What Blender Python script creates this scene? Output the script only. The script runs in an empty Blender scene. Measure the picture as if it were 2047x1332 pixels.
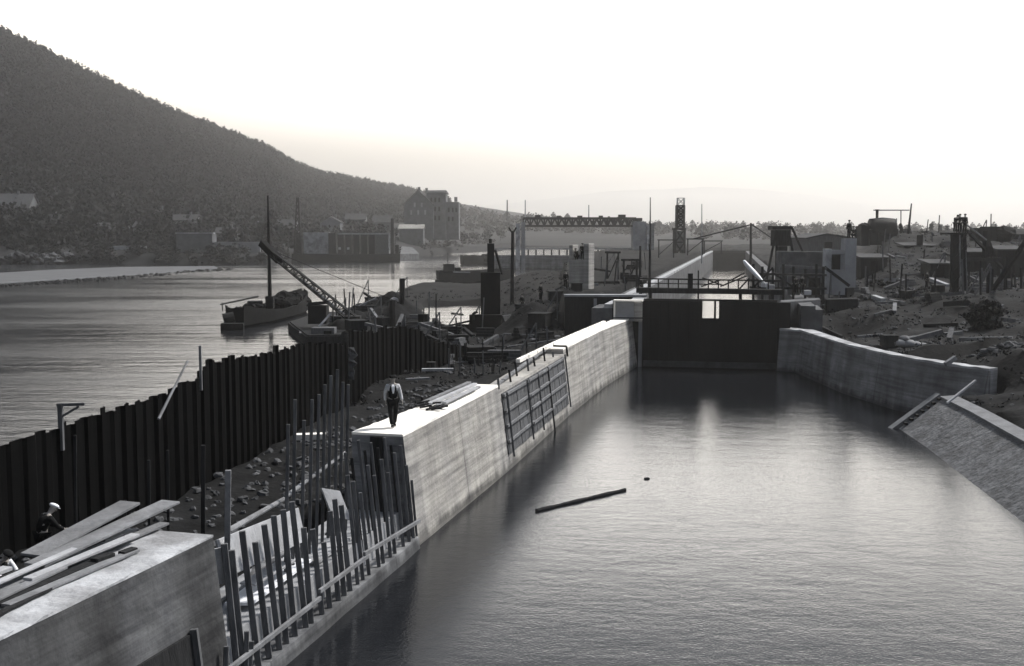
import bpy, math, random
import numpy as np
from mathutils import Vector, Matrix

random.seed(7)
RNG = np.random.default_rng(11)
S = bpy.context.scene
C = S.collection

# ------------------------------------------------------------------ camera
CAM_H = 11.5
FPX = 2195.0                      # focal length in pixels of the 2047 px wide photograph
PITCH = math.atan(201 / FPX)
cam_d = bpy.data.cameras.new('camera')
cam = bpy.data.objects.new('camera', cam_d)
C.objects.link(cam)
cam.location = (0, 0, CAM_H)
cam.rotation_euler = (math.pi / 2 - PITCH, 0, 0)
cam_d.sensor_width = 36
cam_d.lens = 36 * FPX / 2047
cam_d.clip_start = 0.1
cam_d.clip_end = 30000
S.camera = cam

# ------------------------------------------------------------------ world, sun, exposure
SUN_EL, SUN_AZ = 51.0, 57.0       # azimuth clockwise from the viewing direction (+Y)
w = bpy.data.worlds.new('World')
S.world = w
w.use_nodes = True
nt = w.node_tree
bg = nt.nodes['Background']
sky = nt.nodes.new('ShaderNodeTexSky')
sky.sky_type = 'NISHITA'
sky.sun_disc = False
sky.sun_elevation = math.radians(SUN_EL)
sky.sun_rotation = math.radians(SUN_AZ)
sky.air_density = 1.0
sky.dust_density = 6.0
sky.ozone_density = 1.0
hs = nt.nodes.new('ShaderNodeHueSaturation')
hs.inputs['Saturation'].default_value = 0.06
nt.links.new(sky.outputs[0], hs.inputs['Color'])
# bright hazy aureole of the veiled sun low over the lock, cooler and darker overhead and behind
GLOW_AZ = 0.0
tc = nt.nodes.new('ShaderNodeTexCoord')
sep_g = nt.nodes.new('ShaderNodeSeparateXYZ')
nt.links.new(tc.outputs['Generated'], sep_g.inputs[0])
def sky_ramp(src, stops):
    r_ = nt.nodes.new('ShaderNodeValToRGB')
    r_.color_ramp.interpolation = 'EASE'
    e_ = r_.color_ramp.elements
    e_[0].position, e_[0].color = stops[0][0], stops[0][1] + (1,)
    e_[1].position, e_[1].color = stops[-1][0], stops[-1][1] + (1,)
    for p_, c_ in stops[1:-1]:
        q_ = e_.new(p_)
        q_.color = c_ + (1,)
    nt.links.new(src, r_.inputs[0])
    return r_.outputs[0]
by_el = sky_ramp(sep_g.outputs['Z'], ((0.0, (0.55, 0.492, 0.415)), (0.055, (0.56, 0.505, 0.43)), (0.12, (0.84, 0.78, 0.70)), (0.17, (1.2, 1.13, 1.04)), (0.215, (1.15, 1.10, 1.04)), (0.265, (0.58, 0.57, 0.555)), (0.31, (0.25, 0.255, 0.26)), (0.37, (0.15, 0.158, 0.172)), (0.55, (0.13, 0.142, 0.163)), (1.0, (0.125, 0.14, 0.165))))
hz_ = nt.nodes.new('ShaderNodeVectorMath')
hz_.operation = 'DOT_PRODUCT'
hz_.inputs[1].default_value = (math.sin(math.radians(GLOW_AZ)), math.cos(math.radians(GLOW_AZ)), 0)
nt.links.new(tc.outputs['Generated'], hz_.inputs[0])
by_az = sky_ramp(hz_.outputs['Value'], ((0.0, (0.30, 0.33, 0.38)), (0.5, (0.34, 0.36, 0.39)), (0.82, (0.42, 0.43, 0.44)), (0.90, (0.62, 0.62, 0.615)), (0.985, (1.0, 1.0, 1.0))))
rp_g = nt.nodes.new('ShaderNodeVectorMath')
rp_g.operation = 'MULTIPLY'
nt.links.new(by_el, rp_g.inputs[0])
nt.links.new(by_az, rp_g.inputs[1])
tint = nt.nodes.new('ShaderNodeVectorMath')
tint.operation = 'MULTIPLY'
sc_g = nt.nodes.new('ShaderNodeVectorMath')
sc_g.operation = 'SCALE'
sc_g.inputs['Scale'].default_value = 6.6
nt.links.new(rp_g.outputs[0], sc_g.inputs[0])
nt.links.new(hs.outputs[0], tint.inputs[0])
nt.links.new(sc_g.outputs[0], tint.inputs[1])
nt.links.new(tint.outputs[0], bg.inputs[0])
bg.inputs[1].default_value = 0.11

sl = bpy.data.lights.new('sun', 'SUN')
sl.energy = 4.3
sl.angle = math.radians(6)
sl.color = (1.0, 0.955, 0.89)
so = bpy.data.objects.new('sun', sl)
C.objects.link(so)
_sd = Vector((math.sin(math.radians(SUN_AZ)) * math.cos(math.radians(SUN_EL)),
              math.cos(math.radians(SUN_AZ)) * math.cos(math.radians(SUN_EL)),
              math.sin(math.radians(SUN_EL))))
so.rotation_euler = (-_sd).to_track_quat('-Z', 'Y').to_euler()
so.location = (60, 60, 80)

S.view_settings.view_transform = 'Standard'
S.view_settings.look = 'None'
S.view_settings.exposure = 0.42
S.view_settings.gamma = 1.0
S.cycles.use_denoising = True
S.cycles.max_bounces = 6
S.cycles.volume_bounces = 1
S.cycles.caustics_reflective = False
S.cycles.caustics_refractive = False

# ------------------------------------------------------------------ pixel -> world helpers
ct, st = math.cos(PITCH), math.sin(PITCH)

def ray(px, py):
    u = (px - 1023.5) / FPX
    v = -(py - 666.0) / FPX
    return Vector((u, ct + v * st, -st + v * ct))

def G(px, py, z=0.0):
    r = ray(px, py)
    t = (z - CAM_H) / r.z
    return Vector((r.x * t, r.y * t, z))

def D(px, py, d):
    r = ray(px, py)
    t = d / r.y
    return Vector((r.x * t, d, CAM_H + r.z * t))

def ZP(py, d):
    return D(1023.5, py, d).z

def XP(px, py, d):
    return D(px, py, d).x

# ------------------------------------------------------------------ materials
def mat(name, col, rough=0.85, var=0.25, scale=0.6, bump=0.2, bscale=None, stretch=None, metal=0.0,
        streak=0.0, dark=None, dscale=0.15, damt=0.0, spec=0.08):
    m = bpy.data.materials.new(name)
    m.use_nodes = True
    t = m.node_tree
    L = t.links
    b = t.nodes['Principled BSDF']
    b.inputs['Roughness'].default_value = rough
    b.inputs['Metallic'].default_value = metal
    b.inputs['Specular IOR Level'].default_value = spec
    if isinstance(col, (int, float)):
        col = (col * 0.975, col, col * 1.05)
    geo = t.nodes.new('ShaderNodeNewGeometry')
    mp = t.nodes.new('ShaderNodeMapping')
    if stretch:
        mp.inputs['Scale'].default_value = stretch
    L.new(geo.outputs['Position'], mp.inputs['Vector'])
    n = t.nodes.new('ShaderNodeTexNoise')
    n.inputs['Scale'].default_value = scale
    n.inputs['Detail'].default_value = 8
    n.inputs['Roughness'].default_value = 0.65
    L.new(mp.outputs[0], n.inputs['Vector'])
    r = t.nodes.new('ShaderNodeValToRGB')
    e = r.color_ramp.elements
    e[0].position, e[1].position = 0.3, 0.7
    e[0].color = tuple(c * (1 - var) for c in col) + (1,)
    e[1].color = tuple(min(1, c * (1 + var)) for c in col) + (1,)
    L.new(n.outputs['Fac'], r.inputs[0])
    out = r.outputs[0]
    if damt > 0:
        n2 = t.nodes.new('ShaderNodeTexNoise')
        n2.inputs['Scale'].default_value = dscale
        n2.inputs['Detail'].default_value = 5
        mp2 = t.nodes.new('ShaderNodeMapping')
        mp2.inputs['Location'].default_value = (13.1, 4.2, 7.7)
        if streak:
            mp2.inputs['Scale'].default_value = (1, 1, streak)
        L.new(geo.outputs['Position'], mp2.inputs['Vector'])
        L.new(mp2.outputs[0], n2.inputs['Vector'])
        r2 = t.nodes.new('ShaderNodeValToRGB')
        r2.color_ramp.elements[0].position, r2.color_ramp.elements[1].position = 0.42, 0.66
        r2.color_ramp.elements[0].color = (0, 0, 0, 1)
        r2.color_ramp.elements[1].color = (damt, damt, damt, 1)
        L.new(n2.outputs['Fac'], r2.inputs[0])
        mx = t.nodes.new('ShaderNodeMix')
        mx.data_type = 'RGBA'
        L.new(r2.outputs[0], mx.inputs[0])
        L.new(out, mx.inputs[6])
        dk = dark if dark is not None else tuple(c * 0.35 for c in col)
        if isinstance(dk, (int, float)):
            dk = (dk, dk, dk * 1.02)
        mx.inputs[7].default_value = tuple(dk) + (1,)
        out = mx.outputs[2]
    L.new(out, b.inputs['Base Color'])
    if bump > 0:
        n3 = t.nodes.new('ShaderNodeTexNoise')
        n3.inputs['Scale'].default_value = bscale or scale * 6
        n3.inputs['Detail'].default_value = 6
        L.new(mp.outputs[0], n3.inputs['Vector'])
        bp = t.nodes.new('ShaderNodeBump')
        bp.inputs['Strength'].default_value = bump
        bp.inputs['Distance'].default_value = 0.08
        L.new(n3.outputs['Fac'], bp.inputs['Height'])
        L.new(bp.outputs[0], b.inputs['Normal'])
    return m

def concrete(name, col, var=0.2, damt=0.5, dark=None, lines=True, seed=0.0):
    """board-marked concrete: horizontal lift lines, blotches and vertical run-off stains"""
    m = mat(name, col, rough=0.9, var=var, scale=0.9, bump=0.35, bscale=5, damt=damt, dscale=0.35, streak=0.35, dark=dark)
    t = m.node_tree
    L = t.links
    b = t.nodes['Principled BSDF']
    src = b.inputs['Base Color'].links[0].from_socket
    geo = t.nodes.new('ShaderNodeNewGeometry')
    # thin horizontal board seams, wandering a little
    mp = t.nodes.new('ShaderNodeMapping')
    mp.inputs['Scale'].default_value = (0.10, 0.10, 2.4)
    mp.inputs['Location'].default_value = (seed, seed * 2, 0)
    L.new(geo.outputs['Position'], mp.inputs['Vector'])
    n = t.nodes.new('ShaderNodeTexNoise')
    n.inputs['Scale'].default_value = 1.6
    n.inputs['Detail'].default_value = 6
    n.inputs['Roughness'].default_value = 0.7
    L.new(mp.outputs[0], n.inputs['Vector'])
    r = t.nodes.new('ShaderNodeValToRGB')
    e = r.color_ramp.elements
    e[0].position, e[1].position = 0.33, 0.62
    e[0].color, e[1].color = (0.52, 0.52, 0.53, 1), (1.10, 1.10, 1.09, 1)
    L.new(n.outputs['Fac'], r.inputs[0])
    # vertical streaks
    mp3 = t.nodes.new('ShaderNodeMapping')
    mp3.inputs['Scale'].default_value = (1.3, 1.3, 0.08)
    mp3.inputs['Location'].default_value = (seed + 3, seed, 1)
    L.new(geo.outputs['Position'], mp3.inputs['Vector'])
    n3 = t.nodes.new('ShaderNodeTexNoise')
    n3.inputs['Scale'].default_value = 1.0
    n3.inputs['Detail'].default_value = 7
    L.new(mp3.outputs[0], n3.inputs['Vector'])
    r3 = t.nodes.new('ShaderNodeValToRGB')
    e = r3.color_ramp.elements
    e[0].position, e[1].position = 0.35, 0.6
    e[0].color, e[1].color = (0.78, 0.78, 0.79, 1), (1.05, 1.05, 1.04, 1)
    L.new(n3.outputs['Fac'], r3.inputs[0])
    m1 = t.nodes.new('ShaderNodeMix')
    m1.data_type = 'RGBA'
    m1.blend_type = 'MULTIPLY'
    m1.inputs[0].default_value = 1
    m2 = t.nodes.new('ShaderNodeMix')
    m2.data_type = 'RGBA'
    m2.blend_type = 'MULTIPLY'
    m2.inputs[0].default_value = 1
    L.new(src, m1.inputs[6])
    L.new(r.outputs[0], m1.inputs[7])
    L.new(m1.outputs[2], m2.inputs[6])
    L.new(r3.outputs[0], m2.inputs[7])
    sep = t.nodes.new('ShaderNodeSeparateXYZ')
    L.new(geo.outputs['Position'], sep.inputs[0])
    wn = t.nodes.new('ShaderNodeMath')
    wn.operation = 'MULTIPLY_ADD'
    wn.inputs[1].default_value = 0.9
    L.new(n3.outputs['Fac'], wn.inputs[0])
    L.new(sep.outputs['Z'], wn.inputs[2])
    wr_ = t.nodes.new('ShaderNodeMapRange')
    wr_.inputs['From Min'].default_value = 0.62
    wr_.inputs['From Max'].default_value = 0.95
    wr_.inputs['To Min'].default_value = 0.45
    wr_.inputs['To Max'].default_value = 1.0
    L.new(wn.outputs[0], wr_.inputs['Value'])
    # upright pour joints every nine metres
    md = t.nodes.new('ShaderNodeMath')
    md.operation = 'PINGPONG'
    md.inputs[1].default_value = 4.6
    L.new(sep.outputs['Y'], md.inputs[0])
    jr = t.nodes.new('ShaderNodeMapRange')
    jr.inputs['From Min'].default_value = 0.0
    jr.inputs['From Max'].default_value = 0.06
    jr.inputs['To Min'].default_value = 0.5
    L.new(md.outputs[0], jr.inputs['Value'])
    mm_ = t.nodes.new('ShaderNodeMath')
    mm_.operation = 'MULTIPLY'
    L.new(wr_.outputs[0], mm_.inputs[0])
    L.new(jr.outputs[0], mm_.inputs[1])
    sc_ = t.nodes.new('ShaderNodeVectorMath')
    sc_.operation = 'SCALE'
    L.new(m2.outputs[2], sc_.inputs[0])
    L.new(mm_.outputs[0], sc_.inputs['Scale'])
    L.new(sc_.outputs[0], b.inputs['Base Color'])
    return m

def water(name, col, rough, layers, foam=None):
    m = bpy.data.materials.new(name)
    m.use_nodes = True
    t = m.node_tree
    L = t.links
    b = t.nodes['Principled BSDF']
    b.inputs['Base Color'].default_value = tuple(col) + (1,)
    b.inputs['Roughness'].default_value = rough
    b.inputs['IOR'].default_value = 1.42
    geo = t.nodes.new('ShaderNodeNewGeometry')
    prev = None
    for sc, stre, strength, dist, rot in layers:
        mp = t.nodes.new('ShaderNodeMapping')
        mp.inputs['Scale'].default_value = stre
        mp.inputs['Rotation'].default_value = (0, 0, rot)
        L.new(geo.outputs['Position'], mp.inputs['Vector'])
        n = t.nodes.new('ShaderNodeTexNoise')
        n.inputs['Scale'].default_value = sc
        n.inputs['Detail'].default_value = 3
        L.new(mp.outputs[0], n.inputs['Vector'])
        bp = t.nodes.new('ShaderNodeBump')
        bp.inputs['Strength'].default_value = strength
        bp.inputs['Distance'].default_value = dist
        L.new(n.outputs['Fac'], bp.inputs['Height'])
        if prev:
            L.new(prev, bp.inputs['Normal'])
        prev = bp.outputs[0]
    L.new(prev, b.inputs['Normal'])
    if foam:
        # patches of ruffled and smooth surface
        mp = t.nodes.new('ShaderNodeMapping')
        mp.inputs['Scale'].default_value = foam
        mp.inputs['Rotation'].default_value = (0, 0, -0.12)
        L.new(geo.outputs['Position'], mp.inputs['Vector'])
        n = t.nodes.new('ShaderNodeTexNoise')
        n.inputs['Scale'].default_value = 1.0
        n.inputs['Detail'].default_value = 7
        n.inputs['Roughness'].default_value = 0.65
        L.new(mp.outputs[0], n.inputs['Vector'])
        r = t.nodes.new('ShaderNodeMapRange')
        r.inputs['From Min'].default_value = 0.38
        r.inputs['From Max'].default_value = 0.64
        r.inputs['To Min'].default_value = rough * 0.6
        r.inputs['To Max'].default_value = min(0.6, rough * 2.6)
        L.new(n.outputs['Fac'], r.inputs['Value'])
        L.new(r.outputs[0], b.inputs['Roughness'])
    return m

M = {}
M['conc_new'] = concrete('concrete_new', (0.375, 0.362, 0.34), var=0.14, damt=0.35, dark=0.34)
M['conc_top'] = mat('concrete_top', (0.88, 0.85, 0.79), var=0.08, scale=0.7, bump=0.25, bscale=6, damt=0.35, dscale=0.5, dark=0.55)  # far paler than the wall face: light on the top put into the colour
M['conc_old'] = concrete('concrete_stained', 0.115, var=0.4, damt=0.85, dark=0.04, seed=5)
M['conc_right'] = concrete('concrete_grey', 0.24, var=0.3, damt=0.75, dark=0.10, seed=9)
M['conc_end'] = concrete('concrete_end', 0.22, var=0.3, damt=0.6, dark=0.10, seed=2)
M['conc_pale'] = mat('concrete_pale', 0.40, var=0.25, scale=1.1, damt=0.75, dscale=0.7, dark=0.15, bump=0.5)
M['conc_dark'] = mat('concrete_dark', 0.12, var=0.4, scale=0.8, damt=0.7, dscale=0.5, dark=0.05)
M['conc_mid'] = mat('concrete_middle', 0.30, var=0.2, scale=0.8, damt=0.5, dscale=0.4, dark=0.16)
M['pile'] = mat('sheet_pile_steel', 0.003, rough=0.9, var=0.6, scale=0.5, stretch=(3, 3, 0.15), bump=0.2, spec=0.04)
M['steel'] = mat('dark_steel', 0.010, rough=0.7, var=0.4, scale=1.2, bump=0.15, spec=0.2)
M['gate'] = mat('gate_steel', 0.008, rough=0.75, var=0.5, scale=0.7, stretch=(2, 2, 0.3), bump=0.15, spec=0.2)
M['gate_wet'] = mat('gate_waterline', 0.05, rough=0.7, var=0.5, scale=0.9, bump=0.2)
M['wood_dark'] = mat('weathered_timber_dark', 0.022, rough=0.85, var=0.45, scale=2.0, stretch=(3, 3, 0.4), bump=0.3)
M['wood_mid'] = mat('weathered_timber', 0.10, rough=0.85, var=0.4, scale=2.0, stretch=(3, 3, 0.4), bump=0.3)
M['wood_stake'] = mat('stake_timber', 0.11, rough=0.85, var=0.45, scale=2.2, stretch=(3, 3, 0.4), bump=0.3)
M['wood_pole'] = mat('pole_timber', 0.10, rough=0.85, var=0.45, scale=2.2, stretch=(3, 3, 0.4), bump=0.3)
M['wood_pale'] = mat('fresh_timber', 0.36, rough=0.8, var=0.25, scale=1.5, stretch=(1, 1, 1), bump=0.25, damt=0.45, dscale=0.9, dark=0.22)
M['wood_grey'] = mat('grey_plank', 0.19, rough=0.85, var=0.35, scale=1.8, bump=0.3, damt=0.5, dscale=0.8, dark=0.10)
M['white'] = mat('white_paint', 0.78, rough=0.7, var=0.08, scale=1.0, bump=0.1)
M['earth'] = mat('spoil_earth', 0.011, rough=0.95, var=0.75, scale=0.6, bump=0.9, bscale=2.5, damt=0.8, dscale=0.28, dark=0.009)
M['earth_right'] = mat('bank_earth', 0.019, rough=0.95, var=0.75, scale=0.5, bump=0.9, bscale=2.2, damt=0.85, dscale=0.28, dark=0.010)
M['rock'] = mat('rubble_stone', 0.08, rough=0.95, var=0.5, scale=0.8, bump=0.4)
M['rock_dark'] = mat('rubble_stone_dark', 0.025, rough=0.95, var=0.5, scale=0.8, bump=0.4)
M['revet'] = mat('revetment_stone', 0.15, rough=0.95, var=0.5, scale=3.0, bump=1.0, bscale=4, damt=0.6, dscale=0.8, dark=0.07)
M['revet_lip'] = mat('revetment_coping', 0.17, rough=0.95, var=0.25, scale=1.2, bump=0.4, bscale=7)
M['gravel'] = mat('gravel_bar', 0.11, rough=0.95, var=0.2, scale=0.4, bump=0.3, stretch=(0.3, 1, 1))
M['grass'] = mat('meadow', 0.03, rough=0.95, var=0.3, scale=0.02, bump=0.0, damt=0.5, dscale=0.012, dark=0.02)
M['leaf'] = mat('foliage', 0.028, rough=0.9, var=0.2, scale=0.12, bump=0.0)
M['leaf_dark'] = mat('foliage_dark', 0.022, rough=0.9, var=0.5, scale=0.5, bump=0.0)
M['bark'] = mat('bark', 0.05, rough=0.95, var=0.4, scale=1.0)
M['wall_light'] = mat('plaster_wall', 0.2, var=0.2, scale=0.3)
M['wall_dark'] = mat('brick_wall', 0.12, var=0.25, scale=0.4)
M['roof'] = mat('roof_tiles', 0.05, var=0.3, scale=0.5)
M['roof_pale'] = mat('pale_roof', 0.09, var=0.2, scale=0.4)
M['pane'] = mat('window_glass', 0.02, rough=0.2, var=0.1)
M['skin'] = mat('skin', (0.32, 0.30, 0.28), rough=0.6, var=0.08, bump=0.0)
M['cloth_dark'] = mat('dark_cloth', 0.010, rough=0.95, var=0.3, scale=4, bump=0.1, spec=0.1)
M['cloth_mid'] = mat('grey_cloth', 0.07, rough=0.95, var=0.3, scale=4, bump=0.1)
M['cloth_shirt'] = mat('shirt_cloth', 0.48, rough=0.9, var=0.25, scale=9, bump=0.4, bscale=14)
M['cloth_white'] = mat('white_cloth', 0.75, rough=0.9, var=0.1, scale=4, bump=0.1)
M['deep_black'] = mat('matt_black', 0.008, rough=0.9, var=0.3, bump=0.1, spec=0.1)
M['bed'] = mat('river_bed', 0.05, var=0.2)
M['ridge'] = mat('distant_ridge', 0.06, var=0.2, scale=0.003, bump=0)
M['river'] = water('river_water', (0.012, 0.013, 0.015), 0.10,
                   [(0.35, (0.25, 1, 1), 0.30, 0.30, -0.1), (1.9, (0.5, 1, 1), 0.40, 0.08, 0.2)], foam=(0.010, 0.045, 1))
M['canal'] = water('canal_water', (0.010, 0.011, 0.013), 0.04,
                   [(0.8, (0.6, 1, 1), 0.15, 0.12, 0.25), (3.0, (0.8, 1, 1), 0.17, 0.05, 0.1), (14.0, (0.8, 1, 1), 0.42, 0.016, -0.2)], foam=(0.05, 0.10, 1))

# ------------------------------------------------------------------ mesh builder
ORIG = {}

class MB:
    def __init__(self):
        self.v, self.f = [], []

    def add(self, vs, fs):
        k = len(self.v)
        self.v += [tuple(p) for p in vs]
        self.f += [tuple(i + k for i in f) for f in fs]
        return self

    def hexa(self, p):
        """8 corners: bottom 0-3 counter-clockwise, top 4-7"""
        return self.add(p, [(3, 2, 1, 0), (4, 5, 6, 7), (0, 1, 5, 4), (1, 2, 6, 5), (2, 3, 7, 6), (3, 0, 4, 7)])

    def box(self, c, s, rz=0.0, R=None):
        c = Vector(c)
        hx, hy, hz = s[0] / 2, s[1] / 2, s[2] / 2
        if R is None:
            R = Matrix.Rotation(rz, 3, 'Z')
        return self.hexa([c + R @ Vector(q) for q in ((-hx, -hy, -hz), (hx, -hy, -hz), (hx, hy, -hz), (-hx, hy, -hz),
                                                       (-hx, -hy, hz), (hx, -hy, hz), (hx, hy, hz), (-hx, hy, hz))])

    def bar(self, a, b, wd, ht, up=None):
        """rectangular beam from a to b"""
        a, b = Vector(a), Vector(b)
        d = (b - a).normalized()
        u = Vector(up) if up is not None else (Vector((0, 0, 1)) if abs(d.z) < 0.95 else Vector((0, 1, 0)))
        s = d.cross(u).normalized()
        u = s.cross(d).normalized()
        s *= wd / 2
        u *= ht / 2
        return self.hexa([a - s - u, a + s - u, b + s - u, b - s - u, a - s + u, a + s + u, b + s + u, b - s + u])

    def tube(self, a, b, r1, r2=None, n=8):
        a, b = Vector(a), Vector(b)
        r2 = r1 if r2 is None else r2
        d = (b - a).normalized()
        u = d.orthogonal().normalized()
        s = d.cross(u)
        vs = []
        for p, r in ((a, r1), (b, r2)):
            for i in range(n):
                t = 2 * math.pi * i / n
                vs.append(p + (u * math.cos(t) + s * math.sin(t)) * r)
        fs = [(i, (i + 1) % n, n + (i + 1) % n, n + i) for i in range(n)]
        fs += [tuple(range(n - 1, -1, -1)), tuple(range(n, 2 * n))]
        return self.add(vs, fs)

    def path(self, pts, rs, n=6):
        for i in range(len(pts) - 1):
            self.tube(pts[i], pts[i + 1], rs[i], rs[i + 1], n)
        return self

    def prism(self, poly, z0, z1):
        n = len(poly)
        vs = [(p[0], p[1], z0) for p in poly] + [(p[0], p[1], z1) for p in poly]
        fs = [tuple(range(n - 1, -1, -1)), tuple(range(n, 2 * n))]
        fs += [(i, (i + 1) % n, n + (i + 1) % n, n + i) for i in range(n)]
        return self.add(vs, fs)

    def loft(self, rings, closed_ring=True, caps=True):
        n = len(rings[0])
        vs = [p for r in rings for p in r]
        fs = []
        for k in range(len(rings) - 1):
            for i in range(n if closed_ring else n - 1):
                j = (i + 1) % n
                fs.append((k * n + i, k * n + j, (k + 1) * n + j, (k + 1) * n + i))
        if caps:
            fs += [tuple(range(n - 1, -1, -1)), tuple((len(rings) - 1) * n + i for i in range(n))]
        return self.add(vs, fs)

    def ell(self, c, r, nu=10, nv=6, jitter=0.0, R=None):
        vs, fs = [], []
        R = R or Matrix.Identity(3)
        for j in range(nv + 1):
            th = math.pi * j / nv
            for i in range(nu):
                ph = 2 * math.pi * i / nu
                k = 1 + random.uniform(-jitter, jitter)
                q = Vector((r[0] * math.sin(th) * math.cos(ph) * k, r[1] * math.sin(th) * math.sin(ph) * k, r[2] * math.cos(th) * k))
                vs.append(Vector(c) + R @ q)
        for j in range(nv):
            for i in range(nu):
                fs.append((j * nu + i, (j + 1) * nu + i, (j + 1) * nu + (i + 1) % nu, j * nu + (i + 1) % nu))
        return self.add(vs, fs)

    def rock(self, c, r):
        R = Matrix.Rotation(random.uniform(0, 6.28), 3, 'Z') @ Matrix.Rotation(random.uniform(-.5, .5), 3, 'X')
        return self.ell(c, (r * random.uniform(.7, 1.4), r * random.uniform(.7, 1.3), r * random.uniform(.4, .8)), 6, 4, 0.22, R)

    def obj(self, name, m, parent=None, at=None, bevel=0.0, smooth=False):
        """links the collected geometry as ONE mesh object; vertices are world coordinates unless the parent is local"""
        if parent is not None:
            o0 = ORIG[parent.name]
        elif at is not None:
            o0 = Vector(at)
        else:
            xs = np.array(self.v)
            o0 = Vector(((xs[:, 0].min() + xs[:, 0].max()) / 2, (xs[:, 1].min() + xs[:, 1].max()) / 2, xs[:, 2].min()))
        me = bpy.data.meshes.new(name)
        me.from_pydata([(p[0] - o0.x, p[1] - o0.y, p[2] - o0.z) for p in self.v], [], self.f)
        me.validate()
        me.update()
        if smooth:
            me.polygons.foreach_set('use_smooth', [True] * len(me.polygons))
        me.materials.append(m)
        o = bpy.data.objects.new(name, me)
        C.objects.link(o)
        if parent is not None:
            o.parent = parent
        else:
            o.location = o0
        ORIG[o.name] = o0
        if bevel:
            bv = o.modifiers.new('bevel', 'BEVEL')
            bv.width = bevel
            bv.segments = 1
            bv.limit_method = 'ANGLE'
        return o

def tag(o, label, cat, group=None, kind=None):
    o['label'] = label
    o['category'] = cat
    if group:
        o['group'] = group
    if kind:
        o['kind'] = kind
    return o

def thing(name, label, cat, loc, group=None):
    o = bpy.data.objects.new(name, None)
    o.empty_display_size = 0.3
    C.objects.link(o)
    o.location = loc
    ORIG[o.name] = Vector(loc)
    return tag(o, label, cat, group)

def struct(o, label=None, cat=None):
    o['kind'] = 'structure'
    if label:
        o['label'] = label
        o['category'] = cat
    return o

def copy_tree(o, parent=None):
    c = o.copy()
    C.objects.link(c)
    ORIG[c.name] = ORIG.get(o.name, Vector((0, 0, 0)))
    if parent is not None:
        c.parent = parent
    for ch in list(o.children):
        copy_tree(ch, c)
    return c

ORD = ['first', 'second', 'third', 'fourth', 'fifth', 'sixth', 'seventh', 'eighth', 'ninth', 'tenth', 'eleventh', 'twelfth',
       'thirteenth', 'fourteenth', 'fifteenth', 'sixteenth', 'seventeenth', 'eighteenth', 'nineteenth', 'twentieth']
ORD += ['twenty-' + x for x in ORD[:9]] + ['thirtieth'] + ['thirty-' + x for x in ORD[:9]] + ['fortieth'] + ['forty-' + x for x in ORD[:9]]

# ------------------------------------------------------------------ noise
def vnoise(x, y, seed=0):
    xi, yi = np.floor(x).astype(np.int64), np.floor(y).astype(np.int64)
    xf, yf = x - xi, y - yi
    u, v = xf * xf * (3 - 2 * xf), yf * yf * (3 - 2 * yf)
    def h(a, b):
        n = (a * 374761393 + b * 668265263 + seed * 982451653) & 0x7fffffff
        n = ((n ^ (n >> 13)) * 1274126177) & 0x7fffffff
        return ((n ^ (n >> 16)) & 0xffff) / 65535.0
    return (h(xi, yi) * (1 - u) + h(xi + 1, yi) * u) * (1 - v) + (h(xi, yi + 1) * (1 - u) + h(xi + 1, yi + 1) * u) * v

def fbm(x, y, sc, oct=4, seed=0):
    s, a, t = 0, 1.0, 0
    for k in range(oct):
        s = s + a * (vnoise(x / sc, y / sc, seed + k) - 0.5)
        t += a
        a *= 0.5
        sc *= 0.5
    return s / t * 2

def sstep(a, b, x):
    t = np.clip((x - a) / (b - a), 0, 1)
    return t * t * (3 - 2 * t)

def poly_sd(P, x, y):
    """positive inside"""
    d2 = np.full(x.shape, 1e18)
    ins = np.zeros(x.shape, bool)
    n = len(P)
    for i in range(n):
        ax, ay = P[i]
        bx, by = P[(i + 1) % n]
        ex, ey = bx - ax, by - ay
        t = np.clip(((x - ax) * ex + (y - ay) * ey) / (ex * ex + ey * ey + 1e-12), 0, 1)
        d2 = np.minimum(d2, (x - ax - t * ex) ** 2 + (y - ay - t * ey) ** 2)
        cond = (ay > y) != (by > y)
        xi = ax + (y - ay) / (by - ay + 1e-12) * ex
        ins ^= cond & (x < xi)
    d = np.sqrt(d2)
    return np.where(ins, d, -d)

def grid_obj(name, X, Y, Z, keep, m, smooth=True):
    ny, nx = X.shape
    idx = np.arange(nx * ny).reshape(ny, nx)
    q = np.stack([idx[:-1, :-1], idx[:-1, 1:], idx[1:, 1:], idx[1:, :-1]], -1).reshape(-1, 4)
    k = (keep[:-1, :-1] | keep[:-1, 1:] | keep[1:, 1:] | keep[1:, :-1]).reshape(-1)
    q = q[k]
    used = np.unique(q)
    remap = np.full(nx * ny, -1)
    remap[used] = np.arange(len(used))
    co = np.stack([X, Y, Z], -1).reshape(-1, 3)[used]
    return np_obj(name, co, remap[q], m, smooth)

def np_obj(name, co, faces, m, smooth=False):
    me = bpy.data.meshes.new(name)
    nf, k = faces.shape
    me.vertices.add(len(co))
    me.vertices.foreach_set('co', np.ascontiguousarray(co, dtype=np.float32).ravel())
    me.loops.add(nf * k)
    me.loops.foreach_set('vertex_index', np.ascontiguousarray(faces, dtype=np.int32).ravel())
    me.polygons.add(nf)
    me.polygons.foreach_set('loop_start', np.arange(0, nf * k, k, dtype=np.int32))
    me.polygons.foreach_set('loop_total', np.full(nf, k, dtype=np.int32))
    if smooth:
        me.polygons.foreach_set('use_smooth', np.ones(nf, dtype=bool))
    me.update(calc_edges=True)
    me.materials.append(m)
    o = bpy.data.objects.new(name, me)
    C.objects.link(o)
    ORIG[o.name] = Vector((0, 0, 0))
    return o

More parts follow.
